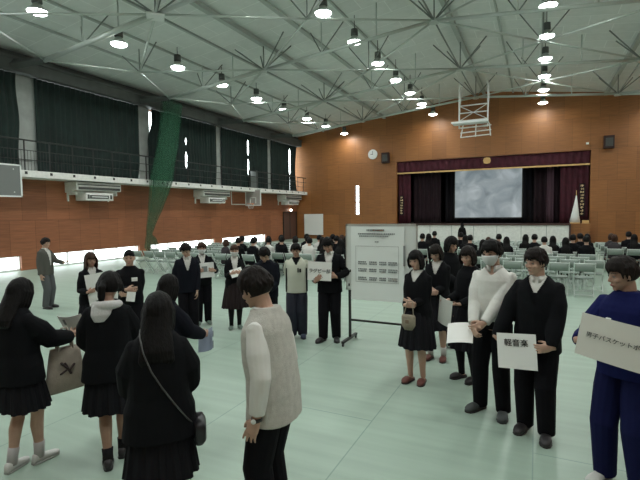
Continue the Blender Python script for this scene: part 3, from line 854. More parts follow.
def person(name, pos, face, H=1.65, sex='m', look=(0, 0, 0), lean=0.0, twist=0.0, hips=0.0, skin=None, hair=None, hstyle='short', hands=None,
           tops=(), bottom=('trousers', None), shoe=('shoe', None), socks=None, feet=None, mask=False, seated=False, voxel=.0085, grp=None, label='', curl=.5, detail=True, hslim=1.0, hlen=1.0, hthick=1.0, sidelen=None):
    """pos: (x, y); face: world angle of the facing direction (0 = towards -Y)"""
    s = H / 1.7
    root = empty(name, (pos[0], pos[1], 0), face)
    tag(root, label, 'person', grp)
    skin = skin or SKIN; hair = hair or HAIRB
    f = sex == 'f'
    sw = (.136 if f else .155) * s
    zoff = -.40 * s if seated else 0
    piv = V((0, 0, .95 * s + zoff))
    def T(p):                                   # torso bend: forward lean plus twist
        p = V(p)
        t = max(0, min(1, (p.z - piv.z + .06 * s) / (.26 * s)))
        q = rotx(lean * t) @ (rotz(twist * t) @ (p - piv)) + piv
        return q
    def P(x, y, z): return T((x * s, y * s, z * s + zoff))
    SH = {1: T((sw, .012 * s, 1.350 * s + zoff)), -1: T((-sw, .012 * s, 1.350 * s + zoff))}
    neck0 = P(0, .012, 1.40); neck1 = P(0, -.004, 1.50)
    # head frame
    R = rotx(lean * .45) @ rotz(twist) @ rotz(look[0]) @ rotx(look[1]) @ roty(look[2])
    hp = P(0, .0, 1.480)
    hs = s * (.97 if f else .995) * 1.0
    def Hd(p): return hp + R @ (V(p) * hs + V((0, -.022, .108)) * hs)
    # hip/feet
    hz = .90 * s + zoff
    feet = feet or {1: (.095, .0), -1: (-.095, -.02)}
    hipj = {k: V((k * .085 * s, 0, hz)) for k in (1, -1)}
    ank = {}; kne = {}
    for k in (1, -1):
        if seated:
            kne[k] = V((k * .11 * s, -.42 * s, .50 * s)); ank[k] = V((k * .12 * s, -.40 * s, .085 * s))
        else:
            fx, fy = feet[k][0], feet[k][1]
            A = V((fx * s, fy * s, (.085 + (feet[k][2] if len(feet[k]) > 2 else 0)) * s))
            K, A = ik(hipj[k], A, .43 * s, .40 * s, (0, -1, 0))
            kne[k] = K; ank[k] = A
    # arms
    hands = hands or {}
    W = {}; E = {}; HD = {}
    for k in (1, -1):
        hspec = hands.get(k)
        if hspec is None: hspec = {'p': (k * .235, -.03, .80), 'd': (0, -.12, -1), 'n': (-k, 0, 0)}
        tgt = V(hspec['p']) * s + V((0, 0, zoff))
        if hspec.get('bent', False): tgt = T(tgt)
        e, w_ = ik(SH[k], tgt, .275 * s, .245 * s, hspec.get('pole', (k * .28, .85, -.4)))
        W[k], E[k] = w_, e
        dd = V(hspec.get('d', (0, 0, 0)))
        if dd.length < .01: dd = (w_ - e)
        HD[k] = (dd.normalized(), V(hspec.get('n', (-k, 0, 0))), hspec.get('curl', curl))
    # ---------------- body
    g = G()
    hw = .92 if f else 1.0
    tr = [(.84, .10, .085, 0), (.90, .158, .105, .0), (.96, .163, .108, 0), (1.05, .135 * hw, .092, -.002), (1.15, .138 * hw, .098, -.004), (1.25, .155 * hw, .108, -.004), (1.32, .158 * hw, .102, .0), (1.36, .148 * hw, .090, .004), (1.395, .122 * hw, .074, .008), (1.43, .084, .060, .01), (1.46, .057, .054, .01)]
    def ring(z, a, b, yo, inf=0.0):
        c = V((0, yo * s, z * s + zoff)); c2 = T(c)
        ax = T(c + V(((a + inf) * s, 0, 0))) - c2; ay = T(c + V((0, (b + inf) * s, 0))) - c2
        return (c2, ax, ay)
    g.rings([ring(*r_) for r_ in tr], 20, 2.3)
    g.tube([neck0, neck1, hp + R @ V((0, 0, .04)) * hs], [.058 * s * (.86 if f else 1), .052 * s * (.86 if f else 1), .052 * s], 14)
    for k in (1, -1):
        g.ball(SH[k], .044 * s * (.88 if f else 1))
        af = (.84 if f else .96) * s
        m1 = SH[k].lerp(E[k], .45); m2 = E[k].lerp(W[k], .3)
        g.tube([T((sw * .6 * k, .01 * s, 1.33 * s + zoff)), SH[k], m1, E[k], m2, W[k]], [.038 * af, .044 * af, .044 * af, .038 * af, .041 * af, .026 * af], 12)
        hand(g, W[k], HD[k][0], HD[k][1], k, HD[k][2], s * (.92 if f else 1))
        a_, b_ = hipj[k], kne[k]
        calf = kne[k].lerp(ank[k], .3) + (V((0, .012 * s, 0)))
        if seated: a_ = V((k * .085 * s, 0, hz - .02))
        g.tube([a_, a_.lerp(b_, .4), b_, calf, ank[k].lerp(kne[k], .25), ank[k]], [.088 * s, .078 * s, .054 * s, .054 * s, .038 * s, .034 * s], 12)
        fd = V(feet[k][3:5] + (0,)) if (not seated and len(feet[k]) > 4) else V((k * .12, -1, 0)).normalized()
        ft = ank[k] + V((0, 0, -.05 * s))
        g.rings([(ft - fd * .035 * s, V((.026 * s, 0, 0)), V((0, 0, .028 * s))), (ft + fd * .06 * s, (.035 * s, 0, 0), (0, 0, .028 * s)), (ft + fd * .15 * s + V((0, 0, -.012 * s)), (.034 * s, 0, 0), (0, 0, .016 * s))], 10)
    # head
    N1, N2 = 28, 20
    rs = []
    vs = []; fs = []
    for j in range(N2 + 1):
        a = -pi / 2 + pi * j / N2
        for i in range(N1):
            b = 2 * pi * i / N1
            vs.append(Hd(head_pt((cos(a) * cos(b), cos(a) * sin(b), sin(a)))))
    for j in range(N2):
        for i in range(N1):
            fs.append((j * N1 + i, j * N1 + (i + 1) % N1, (j + 1) * N1 + (i + 1) % N1, (j + 1) * N1 + i))
    g.add(vs, fs)
    if detail:
        Rx = R
        def hb(c, a, b, c_, rot=None):
            g.ball(Hd(c), a * hs, b * hs, c_ * hs, Rx @ rot if rot else Rx, 10, 7)
        g.tube([Hd((0, -.080, .012)), Hd((0, -.090, -.012)), Hd((0, -.098, -.032))], [.007 * hs, .009 * hs, .0115 * hs], 8)
        for k in (1, -1):
            hb((k * .011, -.090, -.037), .008, .009, .007)
            hb((k * .032, -.073, .021), .022, .011, .006)
            hb((k * .040, -.060, -.030), .022, .022, .02)
            hb((k * .078, .004, -.008), .009, .019, .031, rotz(k * .35))
        hb((0, -.076, -.066), .026, .013, .016); hb((0, -.068, -.098), .022, .014, .014)
    me = g.remesh(voxel, 1, .4)
    body = link('body', me, skin, root)
    # ---------------- face pieces
    if detail:
        for k in (1, -1):
            e = G()
            e.ball(Hd((k * .031, -.0745, -.004)), .0150 * hs, .0085 * hs, .0055 * hs, R, 12, 8)
            e.cur = 1
            e.ball(Hd((k * .031, -.0800, -.004)), .0072 * hs, .0045 * hs, .0058 * hs, R, 10, 6)
            e.tube([Hd((k * .015, -.082, .001)), Hd((k * .031, -.0840, .003)), Hd((k * .046, -.076, .000))], .0022 * hs, 6)
            e.build('eye', [EYEW, IRIS], root, True)
            G().tube([Hd((k * .014, -.0855, .022)), Hd((k * .031, -.0850, .027)), Hd((k * .050, -.073, .021))], [.0028 * hs, .0035 * hs, .002 * hs], 6).build('eyebrow', hair, root, True)
        if mask:
            g = G()
            rows_ = []
            for j in range(9):
                z = -.008 - .105 * j / 8
                row = []
                for i in range(13):
                    a = (-1 + 2 * i / 12) * 1.25
                    bul = .012 + .016 * cos(a) ** 2 * sin(pi * min(1, .25 + j / 9))
                    zz = max(-.95, z / .116)
                    q = head_pt((sin(a) * sqrt(max(.05, 1 - zz * zz)) , -cos(a) * sqrt(max(.05, 1 - zz * zz)), zz))
                    q = q * 1.0 + V((sin(a), -cos(a), 0)) * bul
                    q.z = z
                    row.append(Hd(q))
                rows_ += row
            fs = [(j * 13 + i, j * 13 + i + 1, (j + 1) * 13 + i + 1, (j + 1) * 13 + i) for j in range(8) for i in range(12)]
            o = G().add(rows_, fs).build('face_mask', MASKW, root, True)
            o.modifiers.new('t', 'SOLIDIFY').thickness = .003
        else:
            g = G()
            g.ball(Hd((0, -.0875, -.063)), .021 * hs, .005 * hs, .0036 * hs, R, 10, 6).ball(Hd((0, -.0865, -.070)), .018 * hs, .005 * hs, .005 * hs, R, 10, 6)
            g.build('lips', LIP, root, True)
    # ---------------- hair
    g = G()
    vs = []; fs = []
    N1, N2 = 40, 26
    thick = {'short': 1.0, 'crop': .55, 'bob': 1.25, 'long': 1.2, 'bun': .8, 'pony': .9}[hstyle]
    keep = {}
    low = {'short': -.42, 'crop': -.3, 'bob': -.75, 'long': -.95, 'bun': -.5, 'pony': -.5}[hstyle]
    rnd = random.Random(hash(name + label) % 1000 if False else len(label) * 7 + int(H * 100))
    for j in range(N2 + 1):
        a = -pi / 2 + pi * j / N2
        for i in range(N1):
            b = 2 * pi * i / N1
            d = V((cos(a) * cos(b), cos(a) * sin(b), sin(a)))
            base = head_pt(d)
            nn = V((d.x, d.y, d.z))
            th = (.016 + .010 * max(0, d.z)) * thick * hthick * (1 + .16 * noise.noise(d * 3.1 + V((rnd.random(), 0, 0))) + .10 * sin(b * 14 + 3 * d.z))
            if hstyle == 'short': th *= (1 + .30 * noise.noise(d * 5.3 + V((len(label), 1, 2)))) * (1 if d.z > -.05 else max(.35, 1 + d.z * 1.6))
            back = d.y > -.12
            front_line = .34 - .25 * abs(d.x)            # hairline height on the face side
            side_front = -.15 if hstyle in ('short', 'crop') else .05
            inhair = (d.z > front_line + .08) or (d.y > side_front and d.z > low) or (abs(d.x) > .78 and d.z > low * .6 and d.y > -.4 and hstyle in ('bob', 'long'))
            if not inhair: th = -.012
            vs.append(Hd(base + nn * th))
    for j in range(N2):
        for i in range(N1):
            fs.append((j * N1 + i, j * N1 + (i + 1) % N1, (j + 1) * N1 + (i + 1) % N1, (j + 1) * N1 + i))
    g.add(vs, fs)
    if hstyle != 'crop':
        nb = 11
        for k in range(nb):                                # fringe locks
            a = (-1 + 2 * k / (nb - 1)) * 1.15
            zl = {'short': .034 + .012 * sin(k * 1.7 + len(label)), 'bob': .026, 'long': .03, 'bun': .05, 'pony': .04}[hstyle] + rnd.uniform(-.008, .012)
            sa, ca = sin(a), cos(a)
            pts = [(.045 * sa, -.045 * ca, .118), (.072 * sa, -.078 * ca, .088), (.081 * sa, -.095 * ca, .058), ((.083) * sa + .008, -.098 * ca, zl)]
            g.tube([Hd(p) for p in pts], [.014 * hs, .015 * hs, .0125 * hs, .006 * hs], 8)
    else:
        for k in range(7):
            a = (-1 + 2 * k / 6) * .9
            g.tube([Hd((.04 * sin(a), -.05 * cos(a), .112)), Hd((.068 * sin(a), -.082 * cos(a), .075))], [.012 * hs, .010 * hs], 8)
    if hstyle == 'short' and detail:
        for q in range(34):                                # short tousled locks
            a = rnd.uniform(0, 2 * pi); el = rnd.uniform(.25, 1.25)
            d0 = V((cos(a) * cos(el), sin(a) * cos(el), sin(el))); a2 = a + rnd.uniform(-.4, .4); e2 = el - .42
            d1 = V((cos(a2) * cos(e2), sin(a2) * cos(e2), sin(e2)))
            if d1.y < -.3 and d1.z < .45: continue
            g.tube([Hd(head_pt(d0) + d0 * .014 * hthick), Hd(head_pt((d0 + d1).normalized()) + d1 * .021 * hthick), Hd(head_pt(d1) + d1 * .017 * hthick)], [.010 * hs, .011 * hs, .004 * hs], 6)
    if hstyle in ('short',):
        for k in (1, -1):
            for q in range(3):
                yy = -.045 + q * .028
                g.tube([Hd((k * .068, yy, .06)), Hd((k * .084, yy, .02)), Hd((k * .084, yy, -.012 - .008 * q))], [.014 * hs, .011 * hs, .006 * hs], 8)
    if hstyle in ('bob', 'long', 'pony'):
        L = {'bob': -.10, 'long': -.16, 'pony': -.05}[hstyle] if sidelen is None else sidelen
        for k in (1, -1):
            for q in range(4):
                yy = -.052 + q * .03
                g.tube([Hd((k * .066, yy, .06)), Hd((k * .089, yy, .01)), Hd((k * .090, yy + .006, L * .6)), Hd((k * .080, yy + .012, L))], [.015 * hs, .016 * hs, .015 * hs, .008 * hs], 8)
    if hstyle == 'bob':
        g.rings([(Hd((0, .05, .0)), R @ V((.085 * hs, 0, 0)), R @ V((0, .055 * hs, 0))), (Hd((0, .045, -.07)), R @ V((.088 * hs, 0, 0)), R @ V((0, .055 * hs, 0))), (Hd((0, .035, -.125)), R @ V((.075 * hs, 0, 0)), R @ V((0, .045 * hs, 0)))], 18)
    if hstyle == 'long':
        c0 = Hd((0, .05, .02)); c1 = Hd((0, .062, -.09))
        e_ = lambda z, y_, w, d_: (T((0, y_ * s, z * s + zoff)), V((w * s * hslim, 0, 0)), V((0, d_ * s, 0)))
        g.rings([(c0, R @ V((.086 * hs, 0, 0)), R @ V((0, .058 * hs, 0))), (c1, R @ V((.096 * hs, 0, 0)), R @ V((0, .058 * hs, 0))),
                 e_(1.39, .095, .112, .052), e_(1.32 + .05 * (1 - hlen), .115, .112, .042), e_(1.31 + .03 * (1 - hlen) - .05 * hlen, .122, .105, .034), e_(1.30 + .02 * (1 - hlen) - .09 * hlen, .122, .085, .022), e_(1.29 + .02 * (1 - hlen) - .11 * hlen, .118, .05, .010)], 26)
        for k in range(9):
            x_ = (-.095 + .19 * k / 8) * hslim
            g.tube([T((x_ * s, .125 * s, 1.34 * s + zoff)), T((x_ * 1.02 * s, .138 * s, (1.32 - .09 * hlen) * s + zoff)), T((x_ * .95 * s, .130 * s, (1.30 - (.13 + .03 * (k % 3)) * hlen) * s + zoff))], [.018 * s, .018 * s, .007 * s], 8)
    if hstyle == 'pony':
        g.ball(Hd((0, .10, .02)), .03 * hs)
        g.tube([Hd((0, .105, .02)), Hd((0, .14, -.02)), Hd((0, .135, -.10)), Hd((0, .115, -.17))], [.022 * hs, .034 * hs, .032 * hs, .012 * hs], 10)
    if hstyle == 'bun': g.ball(Hd((0, .10, .01)), .036 * hs)
    hm = g.remesh(max(.0065, voxel * .8), 1, .4)
    link('hair', hm, hair, root)
    # ---------------- tops
    def top(nm, mat, inf=.012, z0=.86, flare=.0, sleeve='long', vneck=None, neckz=1.465, cuff=1.0, collar=None, slv_mat=None, open_=None, puff=1.0, slen=.97):
        g = G()
        rr_ = []
        for (z, a, b, yo) in tr:
            if z < z0 - .001 or z > neckz + .001: continue
            fl = flare * max(0, (1.1 - z) / .25)
            wst = .018 if .99 < z < 1.2 else 0.0
            if z < .9: a, b = .158, .106
            rr_.append(ring(z, a, b, yo, inf + fl + wst))
        z, a, b, yo = tr[2] if z0 < .96 else tr[3]
        first = [r_ for r_ in tr if r_[0] >= z0][0]
        rr_.insert(0, ring(z0 - .0, max(first[1], .158) if z0 < 1.0 else first[1], max(first[2], .105), 0, inf + flare * max(0, (1.1 - z0) / .25)))
        g.rings(rr_, 24, 2.4)
        if sleeve:
            for k in (1, -1):
                t_ = {'long': 1.0, 'short': .42, 'cap': .12, 'half': .8}[sleeve]
                af = (.9 if f else 1.0)
                m1 = SH[k].lerp(E[k], .5); m2 = E[k].lerp(W[k], .5)
                rad = [(.046 + inf * .7) * s * af, (.049 + inf * .75) * s * af, (.050 + inf * 1.0) * s * puff * af, (.044 + inf * .9) * s * puff * af, (.040 + inf * .8) * s * puff * af, (.030 + inf * .7) * s * cuff * af]
                pts = [T((sw * .55 * k, .01 * s, 1.34 * s + zoff)), SH[k], m1, E[k], m2, E[k].lerp(W[k], slen)]
                if sleeve == 'short': pts = pts[:3]; rad = rad[:3]
                if sleeve == 'cap': pts = [pts[0], SH[k], SH[k].lerp(E[k], .1)]; rad = [rad[0], rad[1], rad[1] * .98]
                if sleeve == 'half': pts[5] = E[k].lerp(W[k], .75)
                g.tube(pts, rad, 14, False)
                g.ball(SH[k], (.043 + inf * .75) * s * af)
        me = g.remesh(voxel, 6, .5)
        if vneck or open_:
            bm = bmesh.new(); bm.from_mesh(me)
            dead = []
            for fc in bm.faces:
                c = fc.calc_center_median()
                q = rotx(-lean) @ (c - piv) ; q = rotz(-twist) @ q
                x, y, z = q.x / s, q.y / s, (q.z + piv.z - zoff) / s
                if y < .0 and vneck and z > vneck:
                    wv = .012 + (z - vneck) / (1.44 - vneck) * .062
                    if abs(x) < wv: dead.append(fc)
                elif z > 1.425 and abs(x) < .066 and y < .06: dead.append(fc)
            bmesh.ops.delete(bm, geom=dead, context='FACES')
            bm.to_mesh(me); bm.free()
        o = link(nm, me, mat, root)
        if collar:
            gc = G()
            c0 = P(0, .008, 1.41); c1 = P(0, .004, 1.468)
            n = 20
            vs = []; 
            for (cc, ra) in ((c0, .070), (c1, .061), (P(0, .004, 1.430), .076)):
                for i in range(n + 1):
                    a = pi * 1.5 + .22 + (2 * pi - .44) * i / n
                    dz = -.03 * max(0, -sin(a) - .55) / .45 if ra == .076 or ra == .070 else -.012 * max(0, -sin(a) - .6)
                    vs.append(cc + V((ra * cos(a) * s * (.9 if f else 1), ra * sin(a) * s * (.95 if f else 1.05), dz * s)))
            fs = []
            for j in range(2):
                for i in range(n):
                    a = j * (n + 1) + i; fs.append((a, a + 1, a + n + 2, a + n + 1))
            oc = gc.add(vs, fs).build('collar', collar, root, True)
            oc.modifiers.new('t', 'SOLIDIFY').thickness = .004
        return o
    for t_ in tops: top(**t_)
    # ---------------- bottoms
    bk, bm_ = bottom[0], bottom[1]
    if bk == 'trousers':
        g = G()
        wd = bottom[2] if len(bottom) > 2 else 1.0
        if seated:
            g.rings([ring(.86, .15, .11, 0, .01), ring(1.0, .15, .105, 0, .01)], 20)
        else:
            g.rings([ring(.85, .12, .095, .0, .012), ring(.90, .158, .108, 0, .012), ring(.96, .163, .108, 0, .012), ring(1.03, .14, .095, 0, .012)], 20, 2.3)
        for k in (1, -1):
            a_, b_ = hipj[k], kne[k]
            end = ank[k] + V((0, 0, -.035 * s))
            g.tube([a_, a_.lerp(b_, .4), b_, b_.lerp(end, .5), end], [.098 * s, .092 * s * (wd * .5 + .5), .074 * s * wd, .068 * s * wd, .062 * s * wd], 14, False)
        link('trousers', g.remesh(voxel, 2, .5), bm_, root)
    else:
        zt, zb, fl = 1.04, bottom[2], bottom[3]
        n = 96; rows_ = []
        nz = 10
        kx = (kne[1] + kne[-1]) / 2
        for j in range(nz + 1):
            t = j / nz; z = zt + (zb - zt) * t
            a = .148 + (fl - .148) * (t ** .75) ; b = .108 + (fl * .82 - .108) * (t ** .75)
            if t > .15: a = max(a, .185)
            for i in range(n):
                an = 2 * pi * i / n
                pl = 1 + (.055 * t) * (1 if (i % 6) < 3 else -1) * (1 - .0) + .02 * t * sin(3 * an + 1)
                rows_.append(V((a * cos(an) * pl * s, b * sin(an) * pl * s + kx.y * .35 * t, z * s + zoff + (.006 * sin(an * 5) if j == nz else 0))))
        fs = [(j * n + i, j * n + (i + 1) % n, (j + 1) * n + (i + 1) % n, (j + 1) * n + i) for j in range(nz) for i in range(n)]
        o = G().add(rows_, fs).build('skirt', bm_, root)
        o.modifiers.new('t', 'SOLIDIFY').thickness = .004
    if socks:
        for k in (1, -1):
            hgt = socks[1]
            top_ = ank[k].lerp(kne[k], hgt)
            G().tube([ank[k] + V((0, 0, -.03 * s)), ank[k].lerp(kne[k], hgt * .4), top_ ] if hgt < .5 else [ank[k] + V((0, 0, -.03 * s)), ank[k].lerp(kne[k], .25), kne[k].lerp(ank[k], .3) + V((0, .012 * s, 0)), top_],
                     [.042 * s, .043 * s, .047 * s] if hgt < .5 else [.040 * s, .044 * s, .061 * s, .064 * s], 14, False).build('sock', socks[0], root, True)
            if hgt > .9:
                G().tube([kne[k], kne[k].lerp(hipj[k], .6)], [.062 * s, .085 * s], 14, False).build('stocking', socks[0], root, True)
    # ---------------- shoes
    smat = shoe[1] or SHOE
    for k in (1, -1):
        if seated: fd = V((k * .12, -1, 0)).normalized()
        else: fd = V(feet[k][3:5] + (0,)).normalized() if len(feet[k]) > 4 else V((k * .15, -1, 0)).normalized()
        sd = V((-fd.y, fd.x, 0))
        lift = ank[k].z - .085 * s
        b0 = V((ank[k].x, ank[k].y, lift))
        L = .265 * s * (.93 if f else 1)
        back = b0 - fd * .065 * s
        g = G(); nn_ = 14
        for (u, wv, hv) in ():
            pass
        prof_ = [(0, .020, .050), (.06, .031, .078), (.2, .036, .085), (.38, .037, .072), (.55, .043, .055), (.75, .046, .042), (.92, .036, .034), (1.0, .014, .024)]
        if shoe[0] == 'slipper': prof_ = [(0, .022, .022), (.08, .034, .026), (.25, .036, .03), (.40, .038, .045), (.55, .047, .068), (.75, .05, .058), (.92, .038, .042), (1.0, .014, .024)]
        g.rings([(back + fd * L * u + V((0, 0, .012 * s + hv * s / 2)), sd * wv * s, V((0, 0, hv * s / 2))) for u, wv, hv in prof_], 14, 2.6)
        so = g.build('shoe', smat, root, True)
        G().rings([(back + fd * (L * u) + V((0, 0, .009 * s)), sd * (wv + .004) * s, V((0, 0, .009 * s))) for u, wv, hv in prof_], 12, 4).build('sole', SOLE if smat in (SNK, SLIP) else SHOE, so, False)
    root['_'] = 0; del root['_']
    info = dict(root=root, W=W, E=E, SH=SH, Hd=Hd, R=R, T=T, s=s, P=P, HD=HD)
    return info

def facing(pos, phi):
    """phi: angle away from looking at the camera, positive towards the right of the view"""
    F = V((-pos[0], -pos[1], 0)).normalized(); Rt = V((-F.y, F.x, 0))
    d = F * cos(phi) + Rt * sin(phi)
    return atan2(d.x, -d.y)
def world(info, p):
    r = info['root']; a = r.rotation_euler.z
    q = Matrix.Rotation(a, 3, 'Z') @ V(p)
    return V((q.x + r.location.x, q.y + r.location.y, q.z))
def sheet(info, c, w, h, tilt=0.0, roll=0.0, yaw=0.0, name='paper_sign', label='', cat='sign', text=None, size=.1, grp=None, mat=None, bend=0.0, marks=None, vert=False):
    """card held by a person: c in local metres, facing local -Y, tilt leans the top back"""
    s = info['s']
    o = empty(name, world(info, V(c) * s))
    rz = info['root'].rotation_euler.z
    mt = (Matrix.Rotation(rz + yaw, 4, 'Z') @ Matrix.Rotation(-tilt, 4, 'X') @ Matrix.Rotation(roll, 4, 'Y'))
    o.matrix_world = Matrix.Translation(world(info, V(c) * s)) @ mt
    tag(o, label, cat, grp)
    nx, nz = 12, 6
    vs = []; fs = []
    for j in range(nz + 1):
        for i in range(nx + 1):
            x = -w / 2 + w * i / nx; z = -h / 2 + h * j / nz
            vs.append((x, -bend * (x / (w / 2)) ** 2 * -1, z))
    for j in range(nz):
        for i in range(nx):
            a = j * (nx + 1) + i; fs.append((a, a + 1, a + nx + 2, a + nx + 1))
    sh = G().add(vs, fs).build('card', mat or MAT['paper'], o)
    sh.modifiers.new('t', 'SOLIDIFY').thickness = .003
    if text:
        me = text_mesh(text, size, vert)
        me.transform(Matrix.Translation((0, -.006, 0)) @ Matrix.Rotation(pi / 2, 4, 'X'))
        if bend: 
            for v in me.vertices: v.co.y += bend * (v.co.x / (w / 2)) ** 2
        link('lettering', me, MAT['ink'], o)
    if marks:
        g = G()
        for (x0, x1, z0, z1) in marks: g.box(x0, x1, -.006, -.004, z0, z1)
        g.build('printed_marks', MAT['print'], o)
    return o
def hold(c, w, dz=-.02, yo=0.0, curl=.55, only=None):
    """both hands gripping the left and right edge of a card centred at c"""
    d = {}
    for k in (1, -1):
        if only is not None and k != only: continue
        d[k] = dict(p=(c[0] + k * (w / 2 + .045), c[1] - .005 + yo, c[2] + dz), d=(-k, -.05, .25), n=(0, 1, 0), curl=curl)
    return d
def R_(a): return radians(a)
def col_obj(info, g, name, mat, **k):
    return g.build(name, mat, info['root'], True, **k)
SKC = cmat('black_skirt_cloth', (.013, .013, .016), rough=.95)
SKB = cmat('dark_brown_skirt_cloth', (.024, .018, .018), rough=.95)

# ------------------------------------------------------------------ left side of the circle
pos = (-9.8, 6.3)
I = person('person', pos, facing(pos, R_(52)), 1.56, 'm', look=(R_(5), R_(3), 0), hair=HAIRN, hstyle='short', voxel=.010,
    hands={1: dict(p=(.10, -.40, 1.10), d=(0, -1, .2), n=(0, 0, 1), curl=.3), -1: dict(p=(-.23, -.05, .83), d=(0, -.1, -1), n=(1, 0, 0))},
    tops=(dict(nm='shirt', mat=SHRT, inf=.008, z0=.90, sleeve=None, collar=SHRT), dict(nm='jacket', mat=GREYJ, inf=.022, z0=.82, flare=.012, vneck=1.05)),
    bottom=('trousers', GREYT, 1.15), shoe=('slipper', SHOE), label='person in grey jacket standing alone near the left wall, one arm out')
pos = (-5.95, 4.5); c = (.10, -.27, 1.10)
I = person('person', pos, facing(pos, R_(14)), 1.5, 'f', look=(R_(8), R_(4), R_(-5)), skin=SKIN_D, hair=HAIRL, hstyle='long', hslim=.8,
    hands=hold(c, .36), tops=(dict(nm='shirt', mat=SHRT, inf=.006, z0=.95, sleeve=None, collar=SHRT), dict(nm='jacket', mat=BLK, inf=.022, z0=.84, flare=.02, vneck=1.25)),
    bottom=('skirt', SKC, .50, .24), shoe=('slipper', SLIP), socks=(BSOCK, .8), label='person with long brown hair holding up a creased white sign at left')
sheet(I, c, .40, .50, tilt=.05, roll=-.12, bend=.03, label='creased white sign held by the brown haired person at left', text='ラグ', size=.11)
pos = (-5.14, 4.5)
I = person('person', pos, facing(pos, R_(-6)), 1.56, 'm', look=(0, R_(4), 0), skin=SKIN, hair=HAIRB, hstyle='crop',
    hands={1: dict(p=(.02, -.21, 1.06), d=(-1, -.1, 0), n=(0, 1, 0), curl=.3), -1: dict(p=(-.03, -.24, 1.13), d=(1, 0, 0), n=(0, 1, 0), curl=.3)},
    tops=(dict(nm='sweatshirt', mat=BLK, inf=.02, z0=.88, flare=.005, puff=1.15),), bottom=('trousers', TRS, 1.2), shoe=('slipper', SLIP),
    label='person with cropped hair in a black sweatshirt with a white chest patch, arms folded')
q = I['P'](.075, -.145, 1.265); G().cbox(q, .075, .012, .05).build('chest_patch', MAT['paper'], I['root'])
sheet(I, (.03, -.285, 1.03), .11, .13, tilt=.1, roll=.15, name='paper_sheet', cat='paper', label='small white paper held against the black sweatshirt')
pos = (-5.22, 5.74)
I = person('person', pos, facing(pos, R_(2)), 1.58, 'm', look=(R_(-14), R_(22), R_(-4)), hair=HAIRB, hstyle='short', voxel=.0075,
    hands={1: dict(p=(.15, -.12, .80), d=(0, -.1, -1), n=(-1, 0, 0)), -1: dict(p=(-.27, .0, .82), d=(0, 0, -1), n=(1, 0, 0))},
    tops=(dict(nm='shirt', mat=SHRT, inf=.008, z0=.95, sleeve=None, collar=SHRT), dict(nm='blazer', mat=NVY, inf=.024, z0=.82, flare=.012, vneck=1.22)),
    bottom=('trousers', TRS, 1.15), shoe=('slipper', SLIP), feet={1: (.10, -.02), -1: (-.08, .02)}, label='person in a black blazer with head bowed, standing right of the green net')
pos = (-5.60, 6.55); c = (.06, -.28, 1.16)
I = person('person', pos, facing(pos, R_(4)), 1.52, 'm', look=(0, R_(6), 0), hair=HAIRL, hstyle='short', mask=True,
    hands=hold(c, .24), tops=(dict(nm='shirt', mat=SHRT, inf=.008, z0=.95, sleeve=None, collar=SHRT), dict(nm='blazer', mat=BLK, inf=.022, z0=.82, flare=.01, vneck=1.22)),
    bottom=('trousers', TRS, 1.15), shoe=('slipper', SLIP), label='masked brown haired person behind the bowed one, holding a white card')
sheet(I, c, .28, .27, tilt=.05, roll=-.04, label='white card with a dark square print held by the masked brown haired person', marks=[(-.08, .02, -.03, .07)])
pos = (-4.84, 6.52); c = (.02, -.26, 1.17)
I = person('person', pos, facing(pos, R_(3)), 1.5, 'f', look=(0, R_(8), 0), hair=HAIRL, hstyle='bun', mask=True,
    hands=hold(c, .12), tops=(dict(nm='shirt', mat=SHRT, inf=.008, z0=.95, sleeve=None, collar=SHRT), dict(nm='blazer', mat=BLK, inf=.022, z0=.84, flare=.02, vneck=1.10)),
    bottom=('skirt', SKB, .44, .27), shoe=('slipper', SLIP), socks=(BSOCK, .97), feet={1: (.07, 0), -1: (-.09, -.02)}, label='masked person in a long dark skirt and open blazer reading a paper')
sheet(I, c, .21, .15, tilt=.5, roll=-.3, name='paper_sheet', cat='paper', label='white paper read by the masked person in the long skirt')
pos = (-3.70, 5.78)
I = person('person', pos, facing(pos, R_(-8)), 1.57, 'm', look=(R_(-6), R_(30), 0), lean=.10, hair=HAIRB, hstyle='short', voxel=.0075,
    hands={1: dict(p=(.06, -.26, .98), d=(-.6, -.6, -.2), n=(0, 0, 1)), -1: dict(p=(-.06, -.26, .98), d=(.6, -.6, -.2), n=(0, 0, 1))},
    tops=(dict(nm='jacket', mat=NVY, inf=.03, z0=.84, flare=.005, puff=1.15, collar=NVY),), bottom=('trousers', TRS, 1.15), shoe=('slipper', SLIP),
    label='person in a plain dark jacket looking down, behind the beige vest')
pos = (-3.55, 6.46)
I = person('person', pos, facing(pos, R_(-4)), 1.55, 'm', look=(R_(-6), R_(10), 0), skin=SKIN_D, hair=HAIRB, hstyle='short', voxel=.0075,
    hands={1: dict(p=(.10, .14, .92), d=(-1, 0, -.2), n=(0, 1, 0)), -1: dict(p=(-.10, .17, .95), d=(1, 0, -.2), n=(0, 1, 0))},
    tops=(dict(nm='undershirt', mat=BLK, inf=.004, z0=.95, sleeve=None), dict(nm='jersey', mat=cmat('pale_yellow_white_jersey', (.58, .60, .50), rough=.8), inf=.024, z0=.82, flare=.012, vneck=1.33)),
    bottom=('trousers', cmat('navy_track', (.018, .02, .035), rough=.7), 1.4), shoe=('slipper', cmat('navy_slipper', (.05, .06, .10))), label='person in a pale sports jersey and baggy navy track trousers, hands behind back')
for k in (1, -1):
    g = G().rings([(I['P'](k * .178, 0, 1.26), (.012, 0, 0), (0, .07, 0)), (I['P'](k * .183, 0, 1.1), (.012, 0, 0), (0, .085, 0)), (I['P'](k * .185, 0, .84), (.012, 0, 0), (0, .09, 0))], 10)
    g.build('side_stripe', BLK, I['root'], True)
